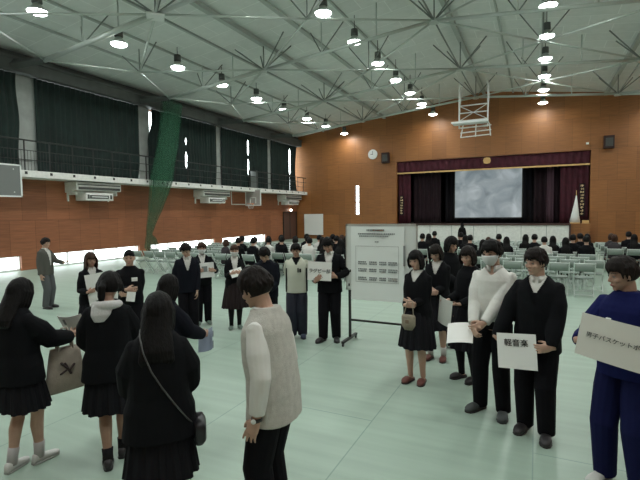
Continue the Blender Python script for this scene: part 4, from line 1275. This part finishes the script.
q = I['P'](.06, -.150, 1.23); G().box(q.x - .03, q.x - .01, q.y - .012, q.y, q.z - .03, q.z + .04).box(q.x, q.x + .03, q.y - .012, q.y, q.z - .03, q.z + .03).build('chest_emblem', MAT['ink'], I['root'])
pos = (-2.97, 6.5); c = (-.13, -.27, 1.17)
I = person('person', pos, facing(pos, R_(-6)), 1.67, 'm', look=(R_(-10), R_(24), R_(-3)), skin=SKIN_D, hair=HAIRB, hstyle='short', voxel=.0075, lean=.03,
    hands={-1: dict(p=(-.20, -.27, 1.01), d=(.5, -.1, .5), n=(0, 1, 0), curl=.4), 1: dict(p=(.125, -.24, 1.08), d=(-1, -.1, .2), n=(0, 1, 0), curl=.4, pole=(.9, .4, -.3))},
    tops=(dict(nm='shirt', mat=SHRT, inf=.010, z0=.95, sleeve=None, collar=SHRT), dict(nm='blazer', mat=BLK, inf=.026, z0=.80, flare=.02, vneck=1.15)),
    bottom=('trousers', TRS, 1.2), shoe=('slipper', SHOE), feet={1: (.10, .0), -1: (-.11, -.06, 0, -.5, -1)}, label='person in a black suit beside the whiteboard holding a white sign with large lettering')
sheet(I, c, .37, .29, tilt=.03, roll=.05, label='white sign with bold black characters held left of the whiteboard', text='ラグビー部', size=.068)

# ------------------------------------------------------------------ right side of the circle
pos = (-1.27, 5.31)
I = person('person', pos, facing(pos, R_(-24)), 1.58, 'f', look=(R_(-8), R_(6), R_(-4)), hair=HAIRB, hstyle='bob', voxel=.007, sidelen=-.10,
    hands={1: dict(p=(.03, -.23, 1.07), d=(-1, -.1, .1), n=(0, 1, 0), curl=.5), -1: dict(p=(-.05, -.26, 1.04), d=(1, -.1, .1), n=(0, 1, 0), curl=.5)},
    tops=(dict(nm='shirt', mat=SHRT, inf=.008, z0=.95, sleeve=None, collar=SHRT), dict(nm='cardigan', mat=BLK, inf=.022, z0=.84, flare=.01, vneck=1.32)),
    bottom=('skirt', SKC, .47, .24), shoe=('slipper', REDS), feet={1: (.075, .0), -1: (-.085, -.03)}, label='smiling bobbed person in black cardigan and skirt')
r = empty('waist_pouch', world(I, (.02, -.30, .80)), I['root'].rotation_euler.z); tag(r, 'small beige drawstring pouch hanging in front of the black skirt', 'pouch')
pm = cmat('beige_pouch_cloth', (.28, .25, .19), rough=.9, var=.2, vscale=15)
G().rings([((0, 0, .07), (.075, 0, 0), (0, .028, 0)), ((0, 0, .05), (.085, 0, 0), (0, .034, 0)), ((0, 0, -.05), (.082, 0, 0), (0, .040, 0)), ((0, 0, -.10), (.05, 0, 0), (0, .024, 0))], 16, 2.6).build('bag_body', pm, r, True)
G().tube([(-.06, 0, .06), (-.03, .04, .22), (0.03, .04, .22), (.06, 0, .06)], .006, 6).build('handle', pm, r, True)
G().cbox((0, -.038, .0), .04, .008, .04).build('printed_patch', cmat('tan_patch', (.18, .13, .09)), r)
pos = (-1.22, 6.24)
I = person('person', pos, facing(pos, R_(-16)), 1.60, 'f', look=(R_(-8), R_(20), 0), hair=HAIRN, hstyle='bob', voxel=.0085,
    hands={1: dict(p=(.03, -.23, 1.05), d=(-1, -.1, .1), n=(0, 1, 0)), -1: dict(p=(-.05, -.26, 1.02), d=(1, -.1, .1), n=(0, 1, 0))},
    tops=(dict(nm='shirt', mat=SHRT, inf=.008, z0=.95, sleeve=None, collar=SHRT), dict(nm='blazer', mat=BLK, inf=.022, z0=.84, flare=.01, vneck=1.28)),
    bottom=('skirt', SKC, .47, .24), shoe=('slipper', REDS), socks=(WSOCK, .3), label='person looking down, right behind the bobbed person with the pouch')
pos = (-1.20, 6.98)
I = person('person', pos, facing(pos, R_(38)), 1.66, 'm', look=(R_(10), R_(15), 0), hair=HAIRB, hstyle='bob', voxel=.009,
    hands={1: dict(p=(.10, -.30, 1.00), d=(-.3, -1, 0), n=(0, 0, 1)), -1: dict(p=(-.05, -.30, 1.02), d=(.3, -1, 0), n=(0, 0, 1))},
    tops=(dict(nm='coat', mat=BLK, inf=.034, z0=.80, flare=.03, puff=1.1, collar=BLK),), bottom=('skirt', SKC, .52, .26), socks=(BSOCK, .97), shoe=('slipper', SLIP), label='person in a dark coat standing rearmost in the group right of the whiteboard')
pos = (-.72, 5.62); c = (-.10, -.32, .98)
I = person('person', pos, facing(pos, R_(-42)), 1.62, 'f', look=(R_(10), R_(8), 0), hair=HAIRN, hstyle='bob', voxel=.0085,
    hands={-1: dict(p=(-.06, -.30, 1.05), d=(.2, -.9, -.2), n=(0, 0, 1)), 1: dict(p=(.10, -.28, 1.02), d=(-.5, -.8, 0), n=(0, 0, 1))},
    tops=(dict(nm='blazer', mat=BLK, inf=.024, z0=.84, flare=.01),), bottom=('skirt', SKC, .42, .25), shoe=('slipper', SHOE), socks=(BSOCK, .9), label='person in dark clothes mostly hidden behind the masked person in the white shirt')
sheet(I, (-.02, -.42, .92), .20, .34, tilt=-.15, roll=.25, bend=.02, name='paper_sheet', cat='paper', label='long white papers hanging from the hand left of the white-shirted masked person')
pos = (-.38, 4.78)
I = person('person', pos, facing(pos, R_(-14)), 1.75, 'm', look=(R_(-18), R_(7), 0), hair=HAIRB, hstyle='short', mask=True, voxel=.0065,
    hands={1: dict(p=(-.02, -.27, .93), d=(-.7, -.5, -.5), n=(-.3, .6, 0), curl=.6), -1: dict(p=(-.12, -.25, .92), d=(.3, -.6, -.6), n=(.6, .5, 0), curl=.6)},
    tops=(dict(nm='shirt', mat=SHRT, inf=.015, z0=.93, puff=1.12, cuff=1.15, collar=SHRT, vneck=1.38),), bottom=('trousers', TRS, 1.12), shoe=('slipper', cmat('grey_slipper', (.06, .07, .07))), feet={1: (.11, -.02), -1: (-.12, .02, 0, -.5, -1)},
    label='masked person in a white dress shirt and black trousers holding a blank paper')
sheet(I, (-.23, -.31, .84), .25, .22, tilt=.75, roll=-.18, bend=.02, name='paper_sheet', cat='paper', label='blank white paper held low by the masked person in the white shirt')
pos = (.02, 4.48); c = (-.12, -.22, .80)
I = person('person', pos, facing(pos, R_(-12)), 1.70, 'm', look=(R_(-30), R_(4), 0), hair=HAIRN, hstyle='short', voxel=.0065, skin=SKIN,
    hands={-1: dict(p=(-.325, -.16, .86), d=(.7, -.3, -.3), n=(.3, .8, 0), curl=.5), 1: dict(p=(.155, -.19, .87), d=(-.9, -.3, -.2), n=(0, 1, 0), curl=.5)},
    tops=(dict(nm='shirt', mat=SHRT, inf=.008, z0=.95, sleeve=None, collar=SHRT), dict(nm='sweater', mat=BLK, inf=.014, z0=.90, sleeve=None, vneck=1.32), dict(nm='blazer', mat=BLK, inf=.028, z0=.78, flare=.012, vneck=1.22, puff=1.12)),
    bottom=('trousers', TRS, 1.2), shoe=('slipper', SHOE), feet={1: (.10, -.05), -1: (-.10, .04)}, label='person in a black blazer holding a white sign low, right of the masked person')
sheet(I, c, .33, .31, tilt=.12, roll=-.10, label='white sign with three black characters held low by the person in the black blazer', text='軽音楽', size=.068)
for ch in bpy.context.scene.objects:
    if ch.name.startswith('lettering') and ch.parent and ch.parent.get('label', '').startswith('white sign with three'): ch.location.z += .07; ch.location.x -= .0
pos = (.60, 3.86); c = (.16, -.30, 1.13)
I = person('person', pos, facing(pos, R_(-22)), 1.70, 'm', look=(R_(-38), R_(10), 0), hair=HAIRN, hstyle='short', voxel=.006, skin=SKIN_D,
    hands=hold(c, .60), tops=(dict(nm='jersey', mat=BLUEJ, inf=.026, z0=.84, flare=.0, puff=1.2, collar=BLUEJ),), bottom=('trousers', BLUET, 1.25), shoe=('shoe', SNK), feet={1: (.13, -.02), -1: (-.12, .0)}, label='person in a royal blue tracksuit at the right edge holding a long white banner')
_sg = sheet(I, c, .66, .30, tilt=.06, roll=.14, yaw=.25, bend=.03, label='long white sheet with a line of black characters held at the right edge', text='男子バスケットボール部', size=.040, mat=cmat('grey_white_paper', (.62, .61, .56)))
for ch in _sg.children:
    if ch.name.startswith('lettering'): ch.location.x -= .06; ch.location.z += .01
q = I['P'](-.05, -.17, 1.27); G().cbox(q, .03, .012, .012).build('chest_logo', MAT['paper'], I['root'])

# ------------------------------------------------------------------ foreground figures seen from behind
pos = (-3.74, 2.14)
I = person('person', pos, facing(pos, R_(128)), 1.55, 'f', look=(0, R_(18), 0), hair=HAIRB, hstyle='long', voxel=.0065, hslim=.95,
    hands={-1: dict(p=(-.17, -.40, 1.10), d=(0, -1, .25), n=(1, 0, 0), curl=.9, pole=(-.5, .3, -.8)), 1: dict(p=(.10, -.36, 1.08), d=(-.2, -1, .2), n=(-1, 0, 0), curl=.9)},
    tops=(dict(nm='coat', mat=BLK, inf=.032, z0=.80, flare=.03, puff=1.3, cuff=1.3),), bottom=('skirt', SKC, .56, .235), socks=(cmat('grey_white_sock', (.42, .40, .40)), .30), shoe=('shoe', SNK),
    feet={-1: (-.05, -.12), 1: (.06, .06)}, hlen=0, label='long haired person in white sneakers at far left, seen from behind')
sheet(I, (-.10, -.50, 1.16), .22, .24, tilt=.5, roll=.1, yaw=.3, bend=-.03, name='paper_sheet', cat='paper', label='curled white and blue paper held by the far left person', marks=[(-.10, .0, -.10, .02), (-.02, .06, .03, .09)], mat=MAT['paper'])
# tote bag on the forearm
tb = empty('tote_bag', world(I, (-.16, -.30, .78)), I['root'].rotation_euler.z + 1.2); tag(tb, 'beige canvas tote bag with dark print hanging from the far left person\'s arm', 'bag')
tm = cmat('beige_canvas', (.33, .285, .24), rough=.95, var=.15, vscale=10, bump=.3, bscale=100)
G().rings([((0, 0, .15), (.115, 0, 0), (0, .022, 0)), ((0, 0, .10), (.125, 0, 0), (0, .035, 0)), ((0, 0, -.08), (.15, 0, 0), (0, .05, 0)), ((0, 0, -.20), (.175, 0, 0), (0, .05, 0)), ((0, 0, -.225), (.16, 0, 0), (0, .035, 0))], 24, 3).build('bag_body', tm, tb, True)
for k in (1, -1): G().tube([(-.06, k * .02, .14), (-.05, k * .02, .24), (-.02, 0, .315), (.02, 0, .315), (.05, k * .02, .24), (.06, k * .02, .14)], .009, 6).build('handle', tm, tb, True)
for k in (1, -1):
    G().tube([(-.05, k * .052, .0), (-.01, k * .055, -.04), (.05, k * .052, .03)], .010, 6).tube([(-.02, k * .055, -.07), (.02, k * .052, .02)], .010, 6).tube([(.0, k * .055, -.03), (.06, k * .055, -.06)], .008, 6).build('printed_figure', cmat('dark_brown_print', (.05, .03, .03)), tb, True)
pos = (-3.12, 2.5)
I = person('person', pos, facing(pos, R_(172)), 1.59, 'f', look=(R_(-18), R_(10), 0), skin=SKIN_D, hair=HAIRB, hstyle='pony', voxel=.0065,
    hands={-1: dict(p=(-.14, -.34, 1.02), d=(.2, -1, .2), n=(1, 0, 0)), 1: dict(p=(.18, -.30, .98), d=(-.1, -1, .1), n=(-1, 0, 0))},
    tops=(dict(nm='coat', mat=BLK, inf=.036, z0=.78, flare=.03, puff=1.3),), bottom=('skirt', SKC, .50, .23), socks=(BSOCK, .22), shoe=('shoe', SHOE), feet={1: (.04, .06), -1: (-.06, -.12)},
    label='person with tied hair and a thick white scarf seen from behind in a black coat')
gs = G()
pts = [I['P'](.088 * cos(a), .012 + .088 * sin(a) + .02, 1.425 + .012 * sin(a)) for a in [2 * pi * k / 22 for k in range(23)]]
gs.tube(pts, .036, 10)
gs.rings([(I['P'](.03, .10, 1.43), (.08, 0, 0), (0, .035, 0)), (I['P'](.04, .125, 1.36), (.075, 0, 0), (0, .03, 0)), (I['P'](.05, .13, 1.30), (.04, 0, 0), (0, .015, 0))], 14)
link('scarf', gs.remesh(.008, 2), cmat('white_fleece', (.55, .55, .55), rough=1.0, bump=.4, bscale=60), I['root'])
pos = (-3.02, 3.02)
I = person('person', pos, facing(pos, R_(132)), 1.50, 'f', look=(0, R_(14), 0), hair=HAIRB, hstyle='long', voxel=.007, hslim=.9,
    hands={-1: dict(p=(-.16, -.36, 1.02), d=(.1, -1, -.1), n=(1, 0, 0), curl=.8), 1: dict(p=(.10, -.34, 1.02), d=(-.2, -1, .2), n=(-1, 0, 0), curl=.8)},
    tops=(dict(nm='coat', mat=NVY, inf=.03, z0=.80, flare=.03, puff=1.3, cuff=1.2),), bottom=('skirt', SKC, .52, .23), socks=(WSOCK, .25), shoe=('shoe', SNK), feet={-1: (-.07, -.10), 1: (.06, .1)},
    label='person with long black hair partly hidden behind the one with the crossbody strap')
sheet(I, (-.13, -.46, .93), .17, .22, tilt=-.45, roll=.35, bend=.03, name='paper_sheet', cat='paper', label='blue-grey printed leaflet held behind the person with the crossbody strap', marks=[(-.07, .07, -.09, -.02), (-.07, .02, .02, .08)], mat=cmat('blue_grey_paper', (.30, .36, .46)))
pos = (-2.05, 1.98)
I = person('person', pos, facing(pos, R_(176)), 1.57, 'f', look=(R_(-10), R_(12), 0), skin=SKIN_D, hair=HAIRB, hstyle='long', voxel=.006, hslim=.95,
    hands={-1: dict(p=(-.12, -.30, 1.00), d=(.4, -1, 0), n=(1, 0, 0)), 1: dict(p=(.12, -.30, 1.00), d=(-.4, -1, 0), n=(-1, 0, 0))},
    hlen=.15,
    tops=(dict(nm='coat', mat=BLK, inf=.044, z0=.78, flare=.03, puff=1.4),), bottom=('skirt', SKC, .50, .235), socks=(BSOCK, .3), shoe=('shoe', SHOE),
    label='long haired person with a thin crossbody strap, nearest at left')
# crossbody bag: strap across the back, pouch on the right hip
cb = empty('crossbody_bag', I['root'].location, I['root'].rotation_euler.z); tag(cb, 'small black bag on a thin strap worn by a near left person', 'bag')
P_ = I['P']
st = [P_(.105, -.03, 1.475), P_(.10, .07, 1.455), P_(.075, .135, 1.36), P_(.03, .160, 1.25), P_(-.03, .158, 1.14), P_(-.10, .155, 1.03), P_(-.17, .13, .92), P_(-.215, .06, .84)]
G().tube([V(q_) + V((0, .012, 0)) for q_ in st], .0045, 6).build('strap', cmat('grey_leather_strap', (.07, .07, .07), rough=.35), cb, True)
G().rings([(P_(-.245, .03, .86), (.03, 0, 0), (0, .09, 0)), (P_(-.25, .03, .83), (.038, 0, 0), (0, .10, 0)), (P_(-.25, .03, .74), (.038, 0, 0), (0, .10, 0)), (P_(-.245, .03, .71), (.025, 0, 0), (0, .08, 0))], 16, 3.5).build('bag_body', cmat('black_leather', (.02, .02, .022), rough=.35), cb, True)
G().tube([P_(-.285, .0, .80), P_(-.287, .06, .80)], .004, 6).build('zip', MAT['steel'], cb)
# the adult in the beige vest
pos = (-1.47, 2.36)
I = person('person', pos, facing(pos, R_(-118)), 1.71, 'm', look=(R_(0), R_(14), R_(3)), hair=HAIRN, hstyle='short', hthick=1.3, voxel=.0055, lean=.12, curl=.35,
    hands={1: dict(p=(.225, .0, .845), d=(.12, -.36, -.9), n=(-.95, -.1, -.1), curl=.30, pole=(.5, 1, 0)), -1: dict(p=(-.22, -.1, .86), d=(0, -.2, -1), n=(1, 0, 0))},
    tops=(dict(nm='shirt', mat=SHRT, inf=.012, z0=.90, puff=1.12, cuff=1.25, collar=SHRT, slen=.86), dict(nm='vest', mat=BEIGE, inf=.034, z0=.78, flare=.012, sleeve=None)),
    bottom=('trousers', TRS, 1.25), shoe=('shoe', SHOE), label='person in a beige knit vest over a white shirt, centre foreground, back turned')
w_ = I['W'][1]; dd = I['HD'][1][0]
wr = empty('wristwatch', world(I, w_ - dd * .004)); wr.rotation_euler = I['root'].rotation_euler; tag(wr, 'black wristwatch with a pale dial on the beige vest person\'s wrist', 'watch')
G().rings([(V((0, 0, -.011)), (.034, 0, 0), (0, .030, 0)), (V((0, 0, .011)), (.034, 0, 0), (0, .030, 0))], 20, 2, False).build('strap', MAT['black'], wr, True).modifiers.new('t', 'SOLIDIFY').thickness = .005
G().rings([(V((.035, 0, 0)), (0, .015, 0), (0, 0, .015)), (V((.043, 0, 0)), (0, .014, 0), (0, 0, .014))], 16).build('dial', MAT['white'], wr, True)

# ------------------------------------------------------------------ whiteboard with poster
r = empty('whiteboard', (-2.12, 6.5, 0)); tag(r, 'wheeled whiteboard on a black stand in the middle of the hall', 'whiteboard')
G().box(-.54, .54, -.012, .012, .86, 1.85).build('panel', cmat('whiteboard_enamel', (.66, .70, .68), rough=.3), r)
g = G().box(-.56, .56, -.018, .018, 1.84, 1.87).box(-.56, .56, -.018, .018, .84, .865).box(-.56, -.54, -.018, .018, .84, 1.87).box(.54, .56, -.018, .018, .84, 1.87)
g.build('frame', cmat('aluminium', (.55, .57, .56), rough=.35, metal=.6), r)
for k in (1, -1):
    G().box(k * .52 - .018, k * .52 + .018, .02, .05, .06, 1.80).build('upright', MAT['black'], r)
    G().box(k * .52 - .02, k * .52 + .02, -.28, .30, .05, .085).build('foot', MAT['black'], r)
    for q in (-.26, .28): G().tube([(k * .52 - .012, q, .025), (k * .52 + .012, q, .025)], .025, 10, False).build('castor', MAT['black'], r)
G().box(-.50, .50, .025, .05, .34, .37).build('crossbar', MAT['black'], r)
p = empty('poster', (-2.17, 6.5 - .022, 0)); tag(p, 'large white poster with a printed timetable pinned on the whiteboard', 'poster')
vs = []; fs = []
for j in range(9):
    z = .70 + 1.13 * j / 8
    for i in range(9):
        x = -.42 + .84 * i / 8; vs.append((x, -.004 * sin(i * .9) - .012 * max(0, 1 - j / 2.), z))
for j in range(8):
    for i in range(8):
        a = j * 9 + i; fs.append((a, a + 1, a + 10, a + 9))
G().add(vs, fs).build('sheet', cmat('poster_paper', (.78, .83, .81), rough=.6), p).modifiers.new('t', 'SOLIDIFY').thickness = .002
g = G(); rr = random.Random(3)
def dash(x0, x1, z, h, gg):
    x = x0
    while x < x1 - .01:
        w = rr.uniform(.012, .03); gg.box(x, min(x1, x + w), -.012, -.010, z - h / 2, z + h / 2); x += w + .006
dash(-.16, .12, 1.775, .03, g); dash(-.30, .28, 1.72, .022, g); dash(-.28, .18, 1.685, .016, g); dash(-.03, .03, 1.60, .014, g)
for zz in (1.53, .98): g.box(-.34, .34, -.012, -.011, zz, zz + .004)
for xx in (-.34, .336): g.box(xx, xx + .004, -.012, -.011, .98, 1.53)
for zz in (1.29, 1.26, 1.18, 1.15, 1.05, 1.02):
    for (a_, b_) in ((-.30, -.16), (-.12, 0), (.04, .15), (.18, .32)): dash(a_, b_, zz, .020, g)
g.build('printed_text', MAT['print'], p)
g = G(); dash(-.06, .10, 1.775, .018, g); g.build('orange_print', cmat('orange_ink', (.6, .25, .12)), p)
b_ = G().box(.36, .385, -.04, -.015, 1.25, 1.55).build('marker_holder', MAT['print'], r)
b_ = G().box(-.50, -.478, -.02, -.012, 1.12, 1.16).box(-.52, -.50, -.02, -.012, .90, .94).build('magnet', MAT['black'], r)

# ------------------------------------------------------------------ folding chairs
PAD = cmat('pale_green_grey_vinyl', (.22, .27, .24), rough=.5); FRM = cmat('pale_chair_frame', (.62, .68, .65), rough=.3, metal=.2)
def chair_proto():
    r = empty('folding_chair')
    G().rings([((0, .0, .425), (.20, 0, 0), (0, .20, 0)), ((0, 0, .45), (.205, 0, 0), (0, .205, 0)), ((0, 0, .455), (.18, 0, 0), (0, .18, 0))], 16, 4).build('seat', PAD, r, True)
    G().rings([((0, -.235, .60), (.20, 0, 0), (0, .012, 0)), ((0, -.25, .70), (.205, 0, 0), (0, .018, 0)), ((0, -.262, .79), (.19, 0, 0), (0, .012, 0))], 16, 3).build('backrest', PAD, r, True)
    g = G()
    for k in (1, -1): g.tube([(k * .215, .24, .012), (k * .215, -.10, .44), (k * .215, -.27, .80)], .012, 6)
    g.tube([(-.215, -.262, .79), (.215, -.262, .79)], .012, 6).tube([(-.215, .2, .08), (.215, .2, .08)], .009, 6)
    g.build('front_frame', FRM, r, True)
    g = G()
    for k in (1, -1): g.tube([(k * .195, -.24, .012), (k * .195, .12, .42)], .011, 6)
    g.tube([(-.195, -.22, .05), (.195, -.22, .05)], .009, 6)
    g.build('rear_frame', FRM, r, True)
    return r
proto = chair_proto(); used = False
SEATS = []
def put_chair(x, y, label, grp):
    global used
    if not used: o = proto; used = True
    else: o = copy_tree(proto)
    o.location = (x, y, 0); tag(o, label, 'chair', grp)
    SEATS.append((x, y)); return o
ORD = ['nearest', 'second', 'third', 'fourth', 'fifth', 'sixth', 'seventh', 'eighth', 'ninth', 'tenth', 'eleventh', 'twelfth']
rg = random.Random(5)
def row(y, x0, x1, n_, block, dx=.52):
    lab_ = 'pale green folding chair in the %s row of the %s' % (ORD[n_], block)
    x = x0
    while x <= x1 + 1e-6:
        put_chair(x + rg.uniform(-.02, .02), y + rg.uniform(-.03, .03), lab_, 'folding chairs in the %s row of the %s' % (ORD[n_], block))
        x += dx
for k in range(7):
    y = 11.6 + .86 * k
    row(y, -12.6 + .55 * max(0, 0) + .0 * k, -4.6 if k else -7.6, k, 'left block of seats')
for k in range(11):
    y = 12.3 + .80 * k
    x0 = -1.05 - .27 * k
    row(y, max(-3.1, x0), 1.5, k, 'right block of seats')
for k in range(5):
    row(17.0 + .80 * k, 2.25, 5.4, k, 'far right block of seats')

# ------------------------------------------------------------------ seated audience (backs to the camera)
row(15.2, -4.0, -3.4, 0, 'group behind the whiteboard'); row(16.2, -4.0, -3.4, 1, 'group behind the whiteboard'); row(17.2, -4.0, -3.4, 2, 'group behind the whiteboard')
def sit(kind):
    kw = dict(pos=(0, 0), face=pi, seated=True, voxel=.014, detail=False,
              hands={1: dict(p=(.10, -.27, 1.04), d=(-.3, -1, 0), n=(0, 0, -1)), -1: dict(p=(-.10, -.27, 1.04), d=(.3, -1, 0), n=(0, 0, -1))}, shoe=('slipper', SLIP))
    if kind == 0: I_ = person('person', H=1.62, sex='f', hstyle='long', tops=(dict(nm='blazer', mat=BLK, inf=.024, z0=.90),), bottom=('trousers', TRS), **kw)
    if kind == 1: I_ = person('person', H=1.68, sex='m', hstyle='short', tops=(dict(nm='blazer', mat=BLK, inf=.026, z0=.90),), bottom=('trousers', TRS), **kw)
    if kind == 2: I_ = person('person', H=1.64, sex='m', hstyle='short', tops=(dict(nm='shirt', mat=SHRT, inf=.024, z0=.90),), bottom=('trousers', TRS), **kw)
    if kind == 3: I_ = person('person', H=1.60, sex='f', hstyle='bob', hair=HAIRL, tops=(dict(nm='cardigan', mat=cmat('charcoal_knit', (.05, .045, .05), rough=.9), inf=.024, z0=.90),), bottom=('trousers', TRS), **kw)
    return I_['root']
KIND = ['with long black hair in a dark blazer', 'with short black hair in a dark blazer', 'with short black hair in a white shirt', 'with brown bobbed hair in a charcoal cardigan']
PR = [None] * 4
def seat_person(kind, x, y, block, turn=0.0):
    if PR[kind] is None: PR[kind] = o = sit(kind)
    else: o = copy_tree(PR[kind])
    o.location = (x, y + .02, 0); o.rotation_euler = (0, 0, pi + turn)
    tag(o, 'seated person %s in the %s' % (KIND[kind], block), 'person', 'audience %s in the %s' % (KIND[kind], block))
def unproj(px, py, z):
    d = right * (px - 320) + down * (py - 240) + fwd * f_px
    t = (z - CAM_H) / d.z
    return d.x * t, d.y * t
taken = set()
def nearest(x, y):
    best = min((q for q in SEATS if q not in taken), key=lambda q: ((q[0] - x) * 1.0) ** 2 + ((q[1] - y) * .35) ** 2)
    taken.add(best); return best
L_ = [(222, 236, 3), (233, 237, 1), (248, 237, 1), (257, 236, 2), (266, 238, 2), (273, 236, 1), (279, 236, 2), (294, 238, 2), (262, 234, 2), (300, 238, 0), (285, 237, 0), (291, 235, 2), (297, 236, 1), (304, 236, 1), (311, 235, 2), (318, 236, 0), (322, 238, 3), (329, 235, 0), (336, 237, 1), (341, 238, 2), (252, 234, 1), (270, 233, 0), (288, 233, 1), (308, 232, 1), (334, 233, 3)]
for px, py, kd in L_:
    x, y = unproj(px, py + 2, 1.29); x, y = nearest(x, y); seat_person(kd, x, y, 'left block', rg.uniform(-.15, .15))
for px, py, kd in [(421, 234, 1), (427, 233, 0), (432, 232, 1), (437, 234, 0), (443, 233, 1)]:
    x, y = unproj(px, py + 2, 1.29); x, y = nearest(x, y); seat_person(kd, x, y, 'group behind the whiteboard', rg.uniform(-.15, .15))
R2_ = [(484, 233, 3), (494, 232, 1), (504, 233, 0), (523, 231, 0), (531, 233, 1), (545, 235, 2), (556, 233, 0), (566, 233, 1), (571, 235, 0), (588, 232, 1), (596, 232, 0), (600, 230, 3), (609, 231, 3), (624, 233, 0), (634, 235, 1), (618, 231, 1), (458, 235, 1), (474, 236, 0)]
for px, py, kd in R2_:
    x, y = unproj(px, py + 2, 1.29); x, y = nearest(x, y); seat_person(kd, x, y, 'right block', rg.uniform(-.15, .15))
# people standing by the aisle in the distance
def stander(px, py_feet, Hh, phi, hs_, mats, lab_, sx='f'):
    x, y = unproj(px, py_feet, 0)
    return person('person', (x, y), facing((x, y), R_(phi)), Hh, sx, hstyle=hs_, voxel=.014, detail=False, tops=(dict(nm='blazer', mat=mats, inf=.024, z0=.82, flare=.02),), bottom=('skirt', SKC, .5, .22) if sx == 'f' else ('trousers', TRS), socks=(BSOCK, .9), shoe=('slipper', SLIP), label=lab_)
stander(462, 251, 1.45, 170, 'long', BLK, 'person with long hair in dark clothes standing in the aisle before the stage')
sc = bpy.context.scene
w = bpy.data.worlds.new('overcast_daylight'); sc.world = w; w.use_nodes = True
w.node_tree.nodes['Background'].inputs[0].default_value = (0.95, 0.98, 1.0, 1)
w.node_tree.nodes['Background'].inputs[1].default_value = WORLD
sc.view_settings.view_transform = 'Standard'; sc.view_settings.look = 'None'
sc.view_settings.gamma = 1.0; sc.view_settings.use_curve_mapping = False
sc.view_settings.exposure = EXPO
sc.cycles.use_denoising = True
sc.cycles.max_bounces = 6
sc.cycles.sample_clamp_indirect = 6
